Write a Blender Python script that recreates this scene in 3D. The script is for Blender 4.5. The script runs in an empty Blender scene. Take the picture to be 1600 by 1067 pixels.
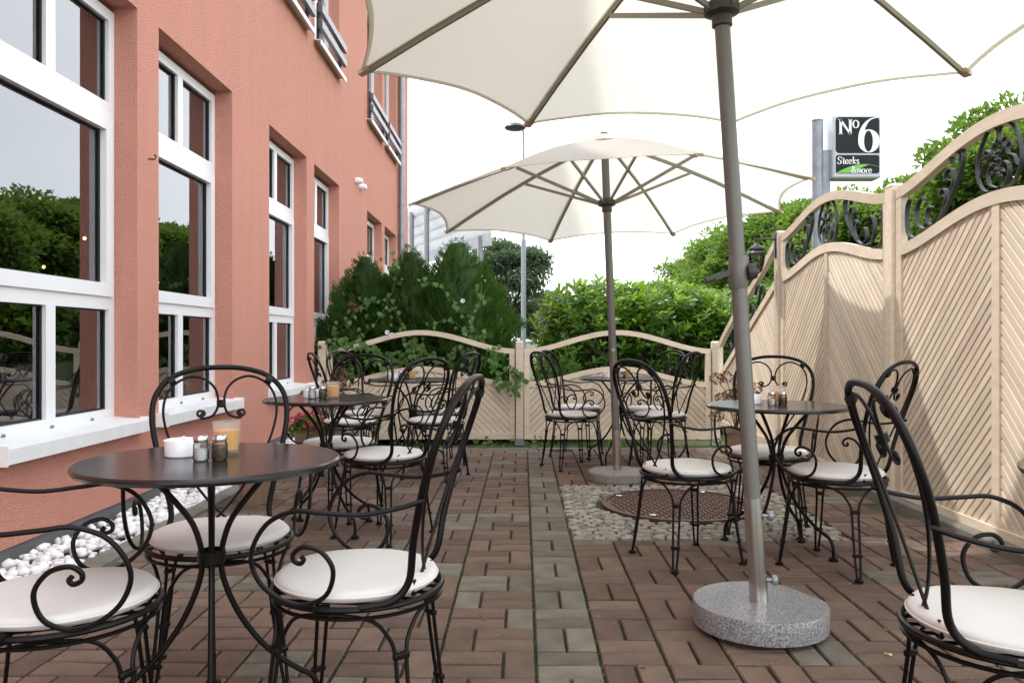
import bpy, bmesh, math, random
import numpy as np
from mathutils import Vector, Matrix, Quaternion
R = math.radians
random.seed(7); rng = np.random.default_rng(7)
scene = bpy.context.scene
COL = scene.collection

# ------------------------------------------------------------------ camera
FPX, VPX, VPY = 1240.0, 805.0, 532.0          # focal length and vanishing point in photo pixels (1600 x 1067)
cam = bpy.data.cameras.new('camera'); cam_o = bpy.data.objects.new('camera', cam); COL.objects.link(cam_o)
cam.sensor_fit = 'HORIZONTAL'; cam.sensor_width = 36.0; cam.lens = 36.0*FPX/1600
cam.shift_x = -(VPX-800)/1600; cam.shift_y = (VPY-533.5)/1600
cam.clip_start = 0.05; cam.clip_end = 2000
cam_o.location = (0, 0, 1.0); cam_o.rotation_euler = (R(90), 0, 0)
scene.camera = cam_o
scene.render.resolution_x = 1024; scene.render.resolution_y = 682

# ------------------------------------------------------------------ light
SUN = Vector((-1.0, 0.36, 1.77)).normalized()
sl = bpy.data.lights.new('sun', 'SUN'); sl.energy = 1.35; sl.angle = R(1.2); sl.color = (1.0, 0.97, 0.92)
so = bpy.data.objects.new('sun', sl); COL.objects.link(so); so.rotation_euler = SUN.to_track_quat('Z', 'Y').to_euler()
so.location = (-6, 12, 20)
world = bpy.data.worlds.new('World'); scene.world = world; world.use_nodes = True
wn, wl = world.node_tree.nodes, world.node_tree.links
wn.clear()
wo = wn.new('ShaderNodeOutputWorld'); wb = wn.new('ShaderNodeBackground'); sky = wn.new('ShaderNodeTexSky')
sky.sky_type = 'NISHITA'; sky.sun_disc = False
sky.sun_elevation = math.asin(SUN.z); sky.sun_rotation = math.atan2(SUN.x, SUN.y)
mixw = wn.new('ShaderNodeMix'); mixw.data_type = 'RGBA'
tcw = wn.new('ShaderNodeTexCoord'); nzw = wn.new('ShaderNodeTexNoise'); nzw.inputs['Scale'].default_value = 1.6; nzw.inputs['Detail'].default_value = 5
rampw = wn.new('ShaderNodeValToRGB')
rampw.color_ramp.elements[0].position = .3; rampw.color_ramp.elements[0].color = (.74, .78, .85, 1)
rampw.color_ramp.elements[1].position = .68; rampw.color_ramp.elements[1].color = (1, 1, 1, 1)
scl = wn.new('ShaderNodeVectorMath'); scl.operation = 'SCALE'; scl.inputs['Scale'].default_value = 14.0
wl.new(tcw.outputs['Generated'], nzw.inputs['Vector']); wl.new(nzw.outputs['Fac'], rampw.inputs['Fac'])
wl.new(rampw.outputs['Color'], scl.inputs[0])
mixw.inputs['Factor'].default_value = 0.82                      # thin bright cloud over a clear sky
wl.new(sky.outputs['Color'], mixw.inputs['A']); wl.new(scl.outputs['Vector'], mixw.inputs['B'])
wl.new(mixw.outputs['Result'], wb.inputs['Color']); wb.inputs['Strength'].default_value = 0.10
wl.new(wb.outputs['Background'], wo.inputs['Surface'])
vs = scene.view_settings
vs.view_transform = 'Standard'; vs.look = 'None'; vs.gamma = 1; vs.use_curve_mapping = False; vs.exposure = 1.25
try:
    scene.cycles.max_bounces = 10; scene.cycles.transparent_max_bounces = 16; scene.cycles.transmission_bounces = 8
except Exception: pass

# ------------------------------------------------------------------ materials
def mat(name, col, rough=.6, metal=0.0, spec=.5, var=0.0, vscale=8.0, bump=0.0, bscale=60.0, bdist=.01,
        isl=0.0, objr=0.0, col2=None, transl=0.0, coat=0.0, stretch=None, detail=4.0, coords='Object', bdetail=3.0, tcol=None, speck=0.0, stain=0.0):
    m = bpy.data.materials.new(name); m.use_nodes = True
    n, l = m.node_tree.nodes, m.node_tree.links
    b = n['Principled BSDF']; out = n['Material Output']
    b.inputs['Roughness'].default_value = rough; b.inputs['Metallic'].default_value = metal
    b.inputs['Specular IOR Level'].default_value = spec; b.inputs['Coat Weight'].default_value = coat
    b.inputs['Coat Roughness'].default_value = .15
    tc = n.new('ShaderNodeTexCoord'); vec = tc.outputs[coords]
    if stretch:
        mp = n.new('ShaderNodeMapping'); mp.inputs['Scale'].default_value = stretch
        l.new(vec, mp.inputs['Vector']); vec = mp.outputs['Vector']
    c2 = col2 if col2 else tuple(max(0, c*(1-.45)) for c in col)
    src = None
    if var > 0 or col2:
        nz = n.new('ShaderNodeTexNoise'); nz.inputs['Scale'].default_value = vscale; nz.inputs['Detail'].default_value = detail
        l.new(vec, nz.inputs['Vector'])
        mr = n.new('ShaderNodeMapRange'); mr.inputs['From Min'].default_value = .35; mr.inputs['From Max'].default_value = .68
        mr.inputs['To Max'].default_value = var if var > 0 else 1.0
        l.new(nz.outputs['Fac'], mr.inputs['Value'])
        mx = n.new('ShaderNodeMix'); mx.data_type = 'RGBA'
        mx.inputs['A'].default_value = (*col, 1); mx.inputs['B'].default_value = (*c2, 1)
        l.new(mr.outputs['Result'], mx.inputs['Factor']); src = mx.outputs['Result']
    if isl > 0 or objr > 0:
        hs = n.new('ShaderNodeHueSaturation'); hs.inputs['Color'].default_value = (*col, 1)
        if src: l.new(src, hs.inputs['Color'])
        ge = n.new('ShaderNodeNewGeometry'); oi = n.new('ShaderNodeObjectInfo')
        add = n.new('ShaderNodeMath'); add.operation = 'ADD'
        l.new(ge.outputs['Random Per Island'], add.inputs[0]); l.new(oi.outputs['Random'], add.inputs[1])
        fr = n.new('ShaderNodeMath'); fr.operation = 'FRACT'; l.new(add.outputs[0], fr.inputs[0])
        a = max(isl, objr)
        mv = n.new('ShaderNodeMapRange'); mv.inputs['To Min'].default_value = 1-a; mv.inputs['To Max'].default_value = 1+a
        l.new(fr.outputs[0], mv.inputs['Value']); l.new(mv.outputs['Result'], hs.inputs['Value'])
        m7 = n.new('ShaderNodeMath'); m7.operation = 'MULTIPLY'; m7.inputs[1].default_value = 7.31; l.new(fr.outputs[0], m7.inputs[0])
        f7 = n.new('ShaderNodeMath'); f7.operation = 'FRACT'; l.new(m7.outputs[0], f7.inputs[0])
        mh = n.new('ShaderNodeMapRange'); mh.inputs['To Min'].default_value = .5-.035*a; mh.inputs['To Max'].default_value = .5+.035*a
        l.new(f7.outputs[0], mh.inputs['Value']); l.new(mh.outputs['Result'], hs.inputs['Hue'])
        src = hs.outputs['Color']
    if stain > 0:          # faint rain streaks and large weathered patches
        m2 = n.new('ShaderNodeMapping'); m2.inputs['Scale'].default_value = (1.0, 1.9, .22); l.new(tc.outputs['Object'], m2.inputs['Vector'])
        n2 = n.new('ShaderNodeTexNoise'); n2.inputs['Scale'].default_value = 2.3; n2.inputs['Detail'].default_value = 6; n2.inputs['Roughness'].default_value = .65; l.new(m2.outputs['Vector'], n2.inputs['Vector'])
        r2 = n.new('ShaderNodeMapRange'); r2.inputs['From Min'].default_value = .42; r2.inputs['From Max'].default_value = .75; r2.inputs['To Min'].default_value = 1.0; r2.inputs['To Max'].default_value = 1-stain; l.new(n2.outputs['Fac'], r2.inputs['Value'])
        h2 = n.new('ShaderNodeHueSaturation'); l.new(src, h2.inputs['Color']); l.new(r2.outputs['Result'], h2.inputs['Value']); src = h2.outputs['Color']
    if speck > 0:          # pale sand grains in the concrete face
        ns = n.new('ShaderNodeTexNoise'); ns.inputs['Scale'].default_value = 330; ns.inputs['Detail'].default_value = 2
        l.new(vec, ns.inputs['Vector']); rs_ = n.new('ShaderNodeMapRange'); rs_.inputs['From Min'].default_value = .60; rs_.inputs['From Max'].default_value = .72; rs_.inputs['To Max'].default_value = speck
        l.new(ns.outputs['Fac'], rs_.inputs['Value']); mg = n.new('ShaderNodeMix'); mg.data_type = 'RGBA'; mg.inputs['B'].default_value = (.42, .38, .33, 1)
        l.new(rs_.outputs['Result'], mg.inputs['Factor']); l.new(src, mg.inputs['A']); src = mg.outputs['Result']
    if src: l.new(src, b.inputs['Base Color'])
    else: b.inputs['Base Color'].default_value = (*col, 1)
    if bump > 0:
        nb = n.new('ShaderNodeTexNoise'); nb.inputs['Scale'].default_value = bscale; nb.inputs['Detail'].default_value = bdetail
        l.new(vec, nb.inputs['Vector'])
        bp = n.new('ShaderNodeBump'); bp.inputs['Strength'].default_value = bump; bp.inputs['Distance'].default_value = bdist
        l.new(nb.outputs['Fac'], bp.inputs['Height']); l.new(bp.outputs['Normal'], b.inputs['Normal'])
    if transl > 0:
        tr = n.new('ShaderNodeBsdfTranslucent')
        if src and not tcol: l.new(src, tr.inputs['Color'])
        else: tr.inputs['Color'].default_value = (*(tcol or col), 1)
        ms = n.new('ShaderNodeMixShader'); ms.inputs['Fac'].default_value = transl
        l.new(b.outputs['BSDF'], ms.inputs[1]); l.new(tr.outputs['BSDF'], ms.inputs[2]); l.new(ms.outputs['Shader'], out.inputs['Surface'])
    return m

def glass_pane_mat():
    m = bpy.data.materials.new('window_glass'); m.use_nodes = True
    n, l = m.node_tree.nodes, m.node_tree.links; n.clear()
    out = n.new('ShaderNodeOutputMaterial'); ms = n.new('ShaderNodeMixShader'); tr = n.new('ShaderNodeBsdfTransparent'); gl = n.new('ShaderNodeBsdfGlossy')
    tr.inputs['Color'].default_value = (.80, .84, .83, 1); gl.inputs['Roughness'].default_value = .01; gl.inputs['Color'].default_value = (.95, .97, 1, 1)
    fr = n.new('ShaderNodeFresnel'); fr.inputs['IOR'].default_value = 2.9
    tc = n.new('ShaderNodeTexCoord'); nz = n.new('ShaderNodeTexNoise'); nz.inputs['Scale'].default_value = 2.2; nz.inputs['Detail'].default_value = 1
    bp = n.new('ShaderNodeBump'); bp.inputs['Strength'].default_value = .025; bp.inputs['Distance'].default_value = .02
    l.new(tc.outputs['Object'], nz.inputs['Vector']); l.new(nz.outputs['Fac'], bp.inputs['Height']); l.new(bp.outputs['Normal'], gl.inputs['Normal'])
    l.new(fr.outputs['Fac'], ms.inputs['Fac']); l.new(tr.outputs['BSDF'], ms.inputs[1]); l.new(gl.outputs['BSDF'], ms.inputs[2]); l.new(ms.outputs['Shader'], out.inputs['Surface'])
    return m

def clear_glass_mat(name, tint, rough):
    m = bpy.data.materials.new(name); m.use_nodes = True
    n, l = m.node_tree.nodes, m.node_tree.links; n.clear()
    out = n.new('ShaderNodeOutputMaterial'); ms = n.new('ShaderNodeMixShader'); tr = n.new('ShaderNodeBsdfTransparent'); gl = n.new('ShaderNodeBsdfGlossy')
    tr.inputs['Color'].default_value = (*tint, 1); gl.inputs['Roughness'].default_value = rough
    fr = n.new('ShaderNodeFresnel'); fr.inputs['IOR'].default_value = 1.5
    l.new(fr.outputs['Fac'], ms.inputs['Fac']); l.new(tr.outputs['BSDF'], ms.inputs[1]); l.new(gl.outputs['BSDF'], ms.inputs[2]); l.new(ms.outputs['Shader'], out.inputs['Surface'])
    return m

def emit_mat(name, col, s):
    m = bpy.data.materials.new(name); m.use_nodes = True
    b = m.node_tree.nodes['Principled BSDF']; b.inputs['Base Color'].default_value = (*col, 1)
    b.inputs['Emission Color'].default_value = (*col, 1); b.inputs['Emission Strength'].default_value = s
    return m

M = {}
M['stucco'] = mat('salmon_stucco', (.72, .338, .258), .92, spec=.2, stain=.07, var=.6, vscale=105, col2=(.58, .26, .197), bump=1.0, bscale=130, bdist=.018, bdetail=2.0)
M['frame'] = mat('white_upvc', (.80, .81, .82), .35)
M['sill'] = mat('white_metal_sill', (.78, .79, .80), .4, var=.35, vscale=14, col2=(.62, .62, .60))
M['gasket'] = mat('black_gasket', (.015, .015, .015), .6)
M['glass'] = glass_pane_mat()
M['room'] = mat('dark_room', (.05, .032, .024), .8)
M['cloth'] = mat('white_cloth', (.7, .7, .7), .9)
M['zinc'] = mat('zinc_grey', (.30, .32, .34), .45, metal=.6, var=.4, vscale=6)
M['darkmetal'] = mat('anthracite_metal', (.055, .06, .068), .4, metal=.3)
M['railgrey'] = mat('grey_rail', (.13, .14, .155), .35, metal=.4)
M['plinth'] = mat('grey_plinth', (.16, .165, .17), .7, var=.5, vscale=5)
M['iron'] = mat('bistro_iron', (.0058, .0043, .0038), .40, spec=.20, var=.5, vscale=18, bump=.12, bscale=160, bdist=.002)
M['tabletop'] = mat('table_enamel', (.015, .0135, .0142), .22, spec=.45, bump=.05, bscale=220, bdist=.001)
M['cushion'] = mat('cushion_fabric', (.65, .63, .595), .9, spec=.15, bump=.25, bscale=420, bdist=.002, var=.25, vscale=5, col2=(.60, .57, .52))
M['wood'] = mat('beige_fence_wood', (.70, .60, .475), .6, spec=.3, var=.6, vscale=5, col2=(.57, .465, .35), stain=.12, objr=.13, stretch=(1, 6, 6), bump=.15, bscale=30, bdist=.003)
M['backing'] = mat('fence_backing', (.26, .19, .125), .8)
M['ornament'] = mat('black_wrought_iron', (.022, .022, .025), .42, metal=.2)
M['paver'] = mat('brown_paver', (.172, .116, .090), .93, spec=.18, isl=.24, objr=.24, var=.75, vscale=9, col2=(.112, .082, .062), speck=.5, bump=.8, bscale=210, bdist=.004, coords='Object')
M['paver_grey'] = mat('grey_paver', (.186, .166, .132), .93, speck=.5, spec=.18, isl=.22, objr=.22, var=.8, vscale=9, col2=(.118, .106, .086), bump=.8, bscale=210, bdist=.004)
M['moss'] = mat('mossy_joint', (.075, .064, .034), 1.0, var=1, vscale=11, col2=(.046, .060, .014), bump=.9, bscale=140, bdist=.01)
M['cobble'] = mat('granite_sett', (.29, .272, .225), .8, isl=.36, objr=.30, var=.7, vscale=22, col2=(.20, .185, .15), bump=.5, bscale=90, bdist=.006)
M['castiron'] = mat('rusty_cast_iron', (.085, .05, .036), .6, metal=.35, var=.9, vscale=5, col2=(.13, .06, .032), bump=.3, bscale=80, bdist=.003)
M['kerb'] = mat('old_kerb_concrete', (.20, .185, .16), .9, var=.9, vscale=5, col2=(.11, .105, .08), bump=.6, bscale=60, bdist=.008)
M['pebble'] = mat('white_pebble', (.80, .80, .80), .7, isl=.14, var=.3, vscale=20, col2=(.70, .69, .68))
M['granite'] = mat('grey_granite', (.33, .33, .33), .30, spec=.45, var=1.0, vscale=170, col2=(.075, .075, .08), detail=2.0)
M['granite2'] = mat('washed_concrete', (.34, .33, .31), .8, var=1.0, vscale=150, col2=(.13, .125, .115), bump=.5, bscale=120, bdist=.004)
M['steel'] = mat('stainless_sleeve', (.58, .57, .55), .22, metal=1.0)
M['pole'] = mat('taupe_pole', (.155, .150, .135), .45, metal=.2)
M['rib'] = mat('olive_rib', (.27, .255, .20), .45, metal=.25)
M['hub'] = mat('dark_hub_plastic', (.05, .046, .04), .5)
M['canopy'] = mat('cream_canopy', (.84, .81, .73), .85, spec=.1, transl=.60, tcol=(.655, .645, .56), bump=.06, bscale=9, bdist=.02, var=.15, vscale=3)
M['pocket'] = mat('tan_pocket', (.50, .40, .26), .8)
M['ground'] = mat('rough_ground', (.07, .075, .035), 1.0, var=1, vscale=.7, col2=(.05, .075, .022), bump=.6, bscale=20)
M['asphalt'] = mat('asphalt', (.06, .06, .06), .95, bump=.3, bscale=50)
M['leaf_tree'] = mat('maple_leaf', (.075, .130, .028), .45, spec=.4, isl=.55, transl=.45, tcol=(.22, .36, .045))
M['leaf_far'] = mat('far_leaf', (.085, .125, .070), .6, isl=.4, transl=.4, tcol=(.15, .22, .10))  # distance haze is mixed into this leaf colour
M['leaf_thuja'] = mat('thuja_spray', (.036, .094, .013), .6, spec=.3, isl=.6, transl=.35, tcol=(.10, .20, .016))
M['leaf_laurel'] = mat('laurel_leaf', (.058, .135, .024), .28, spec=.5, isl=.45, objr=.40, transl=.4, tcol=(.24, .42, .03))
M['leaf_lit_young'] = mat('sunlit_young_laurel_leaf', (.115, .225, .028), .32, spec=.5, isl=.45, objr=.45, transl=.5, tcol=(.36, .55, .045))  # young shoot green, with sun on the bush top put into the colour
M['leaf_vine'] = mat('bindweed_leaf', (.080, .165, .035), .45, spec=.4, isl=.2, objr=.35, transl=.32, tcol=(.12, .27, .03))
M['leaf_weed'] = mat('weed_leaf', (.075, .15, .030), .5, isl=.35, transl=.4, tcol=(.16, .30, .03))
M['petal_white'] = mat('white_petal', (.8, .8, .76), .7, transl=.3)
M['petal_pink'] = mat('pink_petal', (.55, .05, .14), .6, isl=.3, transl=.3)
M['dried'] = mat('dried_bloom', (.17, .085, .055), .8, isl=.5, transl=.25)
M['bark'] = mat('bark', (.085, .062, .045), .95, var=.8, vscale=9, bump=.8, bscale=25, bdist=.02)
M['terracotta'] = mat('old_terracotta', (.33, .20, .135), .9, var=.9, vscale=9, col2=(.20, .15, .11), bump=.4, bscale=40)
M['ceramic'] = mat('white_ceramic', (.82, .81, .84), .18, coat=.4)
M['salt'] = mat('salt', (.78, .78, .76), .9)
M['pepper'] = mat('ground_pepper', (.14, .105, .07), .9, var=.9, vscale=160, col2=(.05, .035, .025))
M['chrome'] = mat('chrome_lid', (.62, .62, .62), .2, metal=1)
M['clearglass'] = clear_glass_mat('clear_glass', (.93, .95, .94), .03)
def frost_mat():
    m = bpy.data.materials.new('frosted_glass'); m.use_nodes = True
    n, l = m.node_tree.nodes, m.node_tree.links; n.clear()
    out = n.new('ShaderNodeOutputMaterial'); a = n.new('ShaderNodeMixShader'); c = n.new('ShaderNodeMixShader'); tr = n.new('ShaderNodeBsdfTransparent'); tl_ = n.new('ShaderNodeBsdfTranslucent'); df = n.new('ShaderNodeBsdfPrincipled')
    tr.inputs['Color'].default_value = (.95, .96, .94, 1); tl_.inputs['Color'].default_value = (.9, .92, .88, 1); df.inputs['Base Color'].default_value = (.72, .74, .72, 1); df.inputs['Roughness'].default_value = .45
    a.inputs['Fac'].default_value = .5; c.inputs['Fac'].default_value = .80
    l.new(df.outputs['BSDF'], a.inputs[1]); l.new(tl_.outputs['BSDF'], a.inputs[2]); l.new(a.outputs['Shader'], c.inputs[1]); l.new(tr.outputs['BSDF'], c.inputs[2]); l.new(c.outputs['Shader'], out.inputs['Surface'])
    return m
M['frost'] = frost_mat()
M['wax'] = mat('yellow_wax', (.95, .46, .02), .5, transl=.25, tcol=(.98, .55, .04))
M['wick'] = mat('wick', (.6, .55, .45), .9)
M['signwhite'] = mat('sign_white', (.80, .80, .82), .4)
M['signbox'] = mat('sign_box_grey', (.46, .48, .52), .4)
M['signdark'] = mat('sign_dark', (.020, .024, .024), .6, spec=.15)
M['signgreen'] = mat('sign_green', (.13, .45, .04), .4)
M['galv'] = mat('galvanised', (.28, .31, .34), .5, metal=.5, var=.9, vscale=10, col2=(.20, .22, .25))
M['lampglass'] = clear_glass_mat('lantern_glass', (.85, .88, .88), .05)
M['bulb'] = emit_mat('warm_bulb', (1.0, .50, .14), 4)
M['whiteroof'] = mat('white_roof_panel', (.80, .81, .83), .35, transl=.6, tcol=(.85, .86, .88))
M['dryleaf'] = mat('dry_leaf', (.16, .09, .03), .9, objr=.4)
M['debris'] = mat('dry_bits', (.34, .27, .17), .95, isl=.6)
M['orange'] = mat('cigarette_end', (.6, .30, .08), .9)

# ------------------------------------------------------------------ mesh helpers
class MB:
    def __init__(s): s.v = []; s.f = []
    def add(s, vs, fs):
        o = len(s.v); s.v.extend([tuple(p) for p in vs]); s.f.extend([tuple(i+o for i in f) for f in fs]); return s
    def box(s, x0, x1, y0, y1, z0, z1, bev=0.0, mtx=None):
        if bev <= 0:
            vs = [(x, y, z) for z in (z0, z1) for y in (y0, y1) for x in (x0, x1)]
            fs = [(0, 2, 3, 1), (4, 5, 7, 6), (0, 1, 5, 4), (1, 3, 7, 5), (3, 2, 6, 7), (2, 0, 4, 6)]
        else:
            bm = bmesh.new(); bmesh.ops.create_cube(bm, size=1)
            for q in bm.verts: q.co = Vector(((x0+x1)/2+q.co.x*(x1-x0), (y0+y1)/2+q.co.y*(y1-y0), (z0+z1)/2+q.co.z*(z1-z0)))
            bmesh.ops.bevel(bm, geom=bm.edges[:], offset=bev, segments=1, affect='EDGES', profile=.5)
            bm.verts.ensure_lookup_table(); vs = [q.co.copy() for q in bm.verts]; fs = [[q.index for q in f.verts] for f in bm.faces]; bm.free()
        if mtx: vs = [mtx @ Vector(p) for p in vs]
        return s.add(vs, fs)
    def tube(s, path, r, n=8, closed=False, caps=True, flat=None, up=None):
        P = [Vector(p) for p in path]; m = len(P)
        rs = r if hasattr(r, '__len__') else [r]*m
        T = []
        for i in range(m):
            if closed: t = P[(i+1) % m]-P[i-1]
            else: t = P[min(i+1, m-1)]-P[max(i-1, 0)]
            T.append(t.normalized() if t.length > 1e-9 else (T[-1] if T else Vector((0, 0, 1))))
        if up is not None: nrm = Vector(up)
        else: nrm = Vector((0, 0, 1)) if abs(T[0].z) < .9 else Vector((1, 0, 0))
        nrm = (nrm-T[0]*nrm.dot(T[0])).normalized()
        vs = []; fs = []
        for i in range(m):
            if i: 
                nrm = Vector(up) if up is not None else nrm
                nrm = nrm-T[i]*nrm.dot(T[i])
                nrm = nrm.normalized() if nrm.length > 1e-6 else Vector((1, 0, 0))
            bi = T[i].cross(nrm)
            if flat:       # rectangular bar: half sizes (along nrm, along bi)
                a, b = flat
                for (p, q) in ((a, b), (-a, b), (-a, -b), (a, -b)): vs.append(P[i]+nrm*p+bi*q)
            else:
                for k in range(n):
                    an = 2*math.pi*k/n; vs.append(P[i]+(nrm*math.cos(an)+bi*math.sin(an))*rs[i])
        nn = 4 if flat else n
        for i in range(m if closed else m-1):
            a = i*nn; b = ((i+1) % m)*nn
            for k in range(nn):
                k2 = (k+1) % nn; fs.append((a+k, a+k2, b+k2, b+k))
        if caps and not closed:
            fs.append(tuple(range(nn-1, -1, -1))); fs.append(tuple((m-1)*nn+k for k in range(nn)))
        return s.add(vs, fs)
    def lathe(s, prof, n=24, c=(0, 0, 0), mtx=None):
        vs = []; fs = []; rings = []
        for (r, z) in prof:
            if r < 1e-6: rings.append([len(vs)]); vs.append(Vector((c[0], c[1], c[2]+z)))
            else:
                st = len(vs)
                for k in range(n):
                    a = 2*math.pi*k/n; vs.append(Vector((c[0]+r*math.cos(a), c[1]+r*math.sin(a), c[2]+z)))
                rings.append(list(range(st, st+n)))
        for A, B in zip(rings[:-1], rings[1:]):
            if len(A) == 1 and len(B) == 1: continue
            for k in range(n):
                k2 = (k+1) % n
                if len(A) == 1: fs.append((A[0], B[k2], B[k]))
                elif len(B) == 1: fs.append((A[k], A[k2], B[0]))
                else: fs.append((A[k], A[k2], B[k2], B[k]))
        if mtx: vs = [mtx @ p for p in vs]
        return s.add(vs, fs)
    def prism(s, outline, y0, y1, mtx=None):
        """outline in (x,z), extruded along y"""
        n = len(outline); vs = [Vector((x, y0, z)) for x, z in outline]+[Vector((x, y1, z)) for x, z in outline]
        fs = [tuple(range(n)), tuple(range(2*n-1, n-1, -1))]+[(i, i+n, (i+1) % n+n, (i+1) % n) for i in range(n)]
        if mtx: vs = [mtx @ p for p in vs]
        return s.add(vs, fs)
    def strip(s, up, lo, y0, y1):
        """band between two (x,z) polylines, extruded in y"""
        n = len(up); vs = []
        for (a, b) in zip(up, lo): vs += [(a[0], y0, a[1]), (b[0], y0, b[1]), (b[0], y1, b[1]), (a[0], y1, a[1])]
        fs = []
        for i in range(n-1):
            p = 4*i; q = p+4
            for k in range(4): fs.append((p+k, p+(k+1) % 4, q+(k+1) % 4, q+k))
        fs += [(0, 3, 2, 1), (4*n-4, 4*n-3, 4*n-2, 4*n-1)]
        return s.add(vs, fs)
    keepn = False
    def mesh(s, name, smooth=True, ang=38):
        me = bpy.data.meshes.new(name); me.from_pydata(s.v, [], s.f); me.update()
        if not s.keepn:
          bm = bmesh.new(); bm.from_mesh(me); bmesh.ops.recalc_face_normals(bm, faces=bm.faces[:]); bm.to_mesh(me); bm.free()
        if smooth:
            me.polygons.foreach_set('use_smooth', [True]*len(me.polygons))
            me.set_sharp_from_angle(angle=R(ang))
        return me
    def build(s, name, m, parent=None, smooth=True, ang=38):
        return link(name, s.mesh(name, smooth, ang), m, parent)

def link(name, me, m, parent=None):
    if m is not None and not me.materials: me.materials.append(M[m])
    o = bpy.data.objects.new(name, me); COL.objects.link(o)
    if parent: o.parent = parent
    return o
def tag(o, label, cat, group=None):
    o['label'] = label; o['category'] = cat
    if group: o['group'] = group
    return o
def empty(name, loc=(0, 0, 0), rz=0.0, label=None, cat=None, group=None):
    o = bpy.data.objects.new(name, None); COL.objects.link(o); o.location = loc; o.rotation_euler = (0, 0, rz); o.empty_display_size = .1
    if label: tag(o, label, cat, group)
    return o
def structure(o): o['kind'] = 'structure'; return o
def copy_tree(o, parent=None):
    c = o.copy(); COL.objects.link(c); c.parent = parent
    for ch in o.children: copy_tree(ch, c)
    return c
def cr(pts, n=6, closed=False):
    P = [Vector(p) for p in pts]; m = len(P); out = []
    segs = m if closed else m-1
    for i in range(segs):
        if closed: a, b, c, d = P[i-1], P[i], P[(i+1) % m], P[(i+2) % m]
        else:
            b, c = P[i], P[i+1]; a = P[i-1] if i else b*2-c; d = P[i+2] if i+2 < m else c*2-b
        for k in range(n):
            t = k/n; out.append(.5*((2*b)+(c-a)*t+(2*a-5*b+4*c-d)*t*t+(3*b-a-3*c+d)*t**3))
    if not closed: out.append(P[-1])
    return out
def np_mesh(name, verts, tris_per, nper, matname, parent=None, smooth=False):
    """verts (N, nper, 3): N copies of a little face set tris_per (list of index tuples, all same length)"""
    N = len(verts); k = len(tris_per[0]); F = np.array(tris_per)
    idx = (np.arange(N)[:, None, None]*nper+F[None]).reshape(-1)
    me = bpy.data.meshes.new(name); me.vertices.add(N*nper); me.vertices.foreach_set('co', verts.reshape(-1).astype(np.float32))
    nf = N*len(tris_per); me.loops.add(nf*k); me.loops.foreach_set('vertex_index', idx.astype(np.int32))
    me.polygons.add(nf); me.polygons.foreach_set('loop_start', (np.arange(nf)*k).astype(np.int32)); me.polygons.foreach_set('loop_total', np.full(nf, k, np.int32))
    me.update(calc_edges=True); me.validate()
    return link(name, me, matname, parent)
def unit(a): return a/np.maximum(np.linalg.norm(a, axis=-1, keepdims=True), 1e-9)
def leaf_cloud(P, D, Nn, L, W, fold=.25):
    """diamond leaves: base P, direction D, normal Nn, length L, width W -> (N,4,3)"""
    D = unit(D); S = unit(np.cross(D, Nn)); Nn = np.cross(S, D)
    L = L[:, None]; W = W[:, None]
    tip = P+D*L-Nn*L*.12
    mid = P+D*L*.45+Nn*W*fold*0
    a = mid+S*W*.5+Nn*W*fold; b = mid-S*W*.5+Nn*W*fold
    return np.stack([P, a, tip, b], 1)
LEAF_F = [(0, 1, 2), (0, 2, 3)]

# ================================================================== GROUND AND TERRACE
structure(MB().add([(-300, -300, -.22), (300, -300, -.22), (300, 900, -.22), (-300, 900, -.22)], [(0, 1, 2, 3)]).build('ground', 'ground', smooth=False))
TX0, TX1, TY0, TY1 = -1.80, 2.25, .3, 7.30
ter = structure(MB().box(TX0, TX1, TY0, TY1, -.21, -.017).build('terrace', 'moss', smooth=False))
PROT = R(-.56)                                 # the paving runs a touch off the building line
prot = Matrix.Rotation(PROT, 3, 'Z')
U = .2037
pm = MB(); g = .0050; l2, w2, h = U/2-g, U/4-g, .05
vs = []
for (z, ins) in ((-h, 0), (-.0045, 0), (0, .0042)):
    vs += [(-l2+ins, -w2+ins, z), (l2-ins, -w2+ins, z), (l2-ins, w2-ins, z), (-l2+ins, w2-ins, z)]
pfs = [(8, 9, 10, 11)]+[(a+k, a+(k+1) % 4, a+4+(k+1) % 4, a+4+k) for a in (0, 4) for k in range(4)]
pm.add(vs, pfs)
pav_me = pm.mesh('paver', smooth=False); pav_me.materials.append(M['paver'])
pavg_me = pav_me.copy(); pavg_me.materials.clear(); pavg_me.materials.append(M['paver_grey'])
PU = (.040+U, .040+8*U, 2.155+U*9, 2.155+U*16.5)      # cobbled square in paving coordinates
bricks = []
def put_brick(u, v, rot, grey):
    p = prot @ Vector((u, v, 0))
    hx, hy = (U/2, U/4) if not rot else (U/4, U/2)
    if p.x-hx < TX0-.09 or p.x+hx > TX1+.075 or p.y+hy > TY1+.045 or p.y < TY0+.1: return
    if PU[0] < u < PU[1] and PU[2]-U/2 < v < PU[3]: return
    bricks.append((p.x, p.y, R(90) if rot else 0, grey))
u = .040
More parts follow.
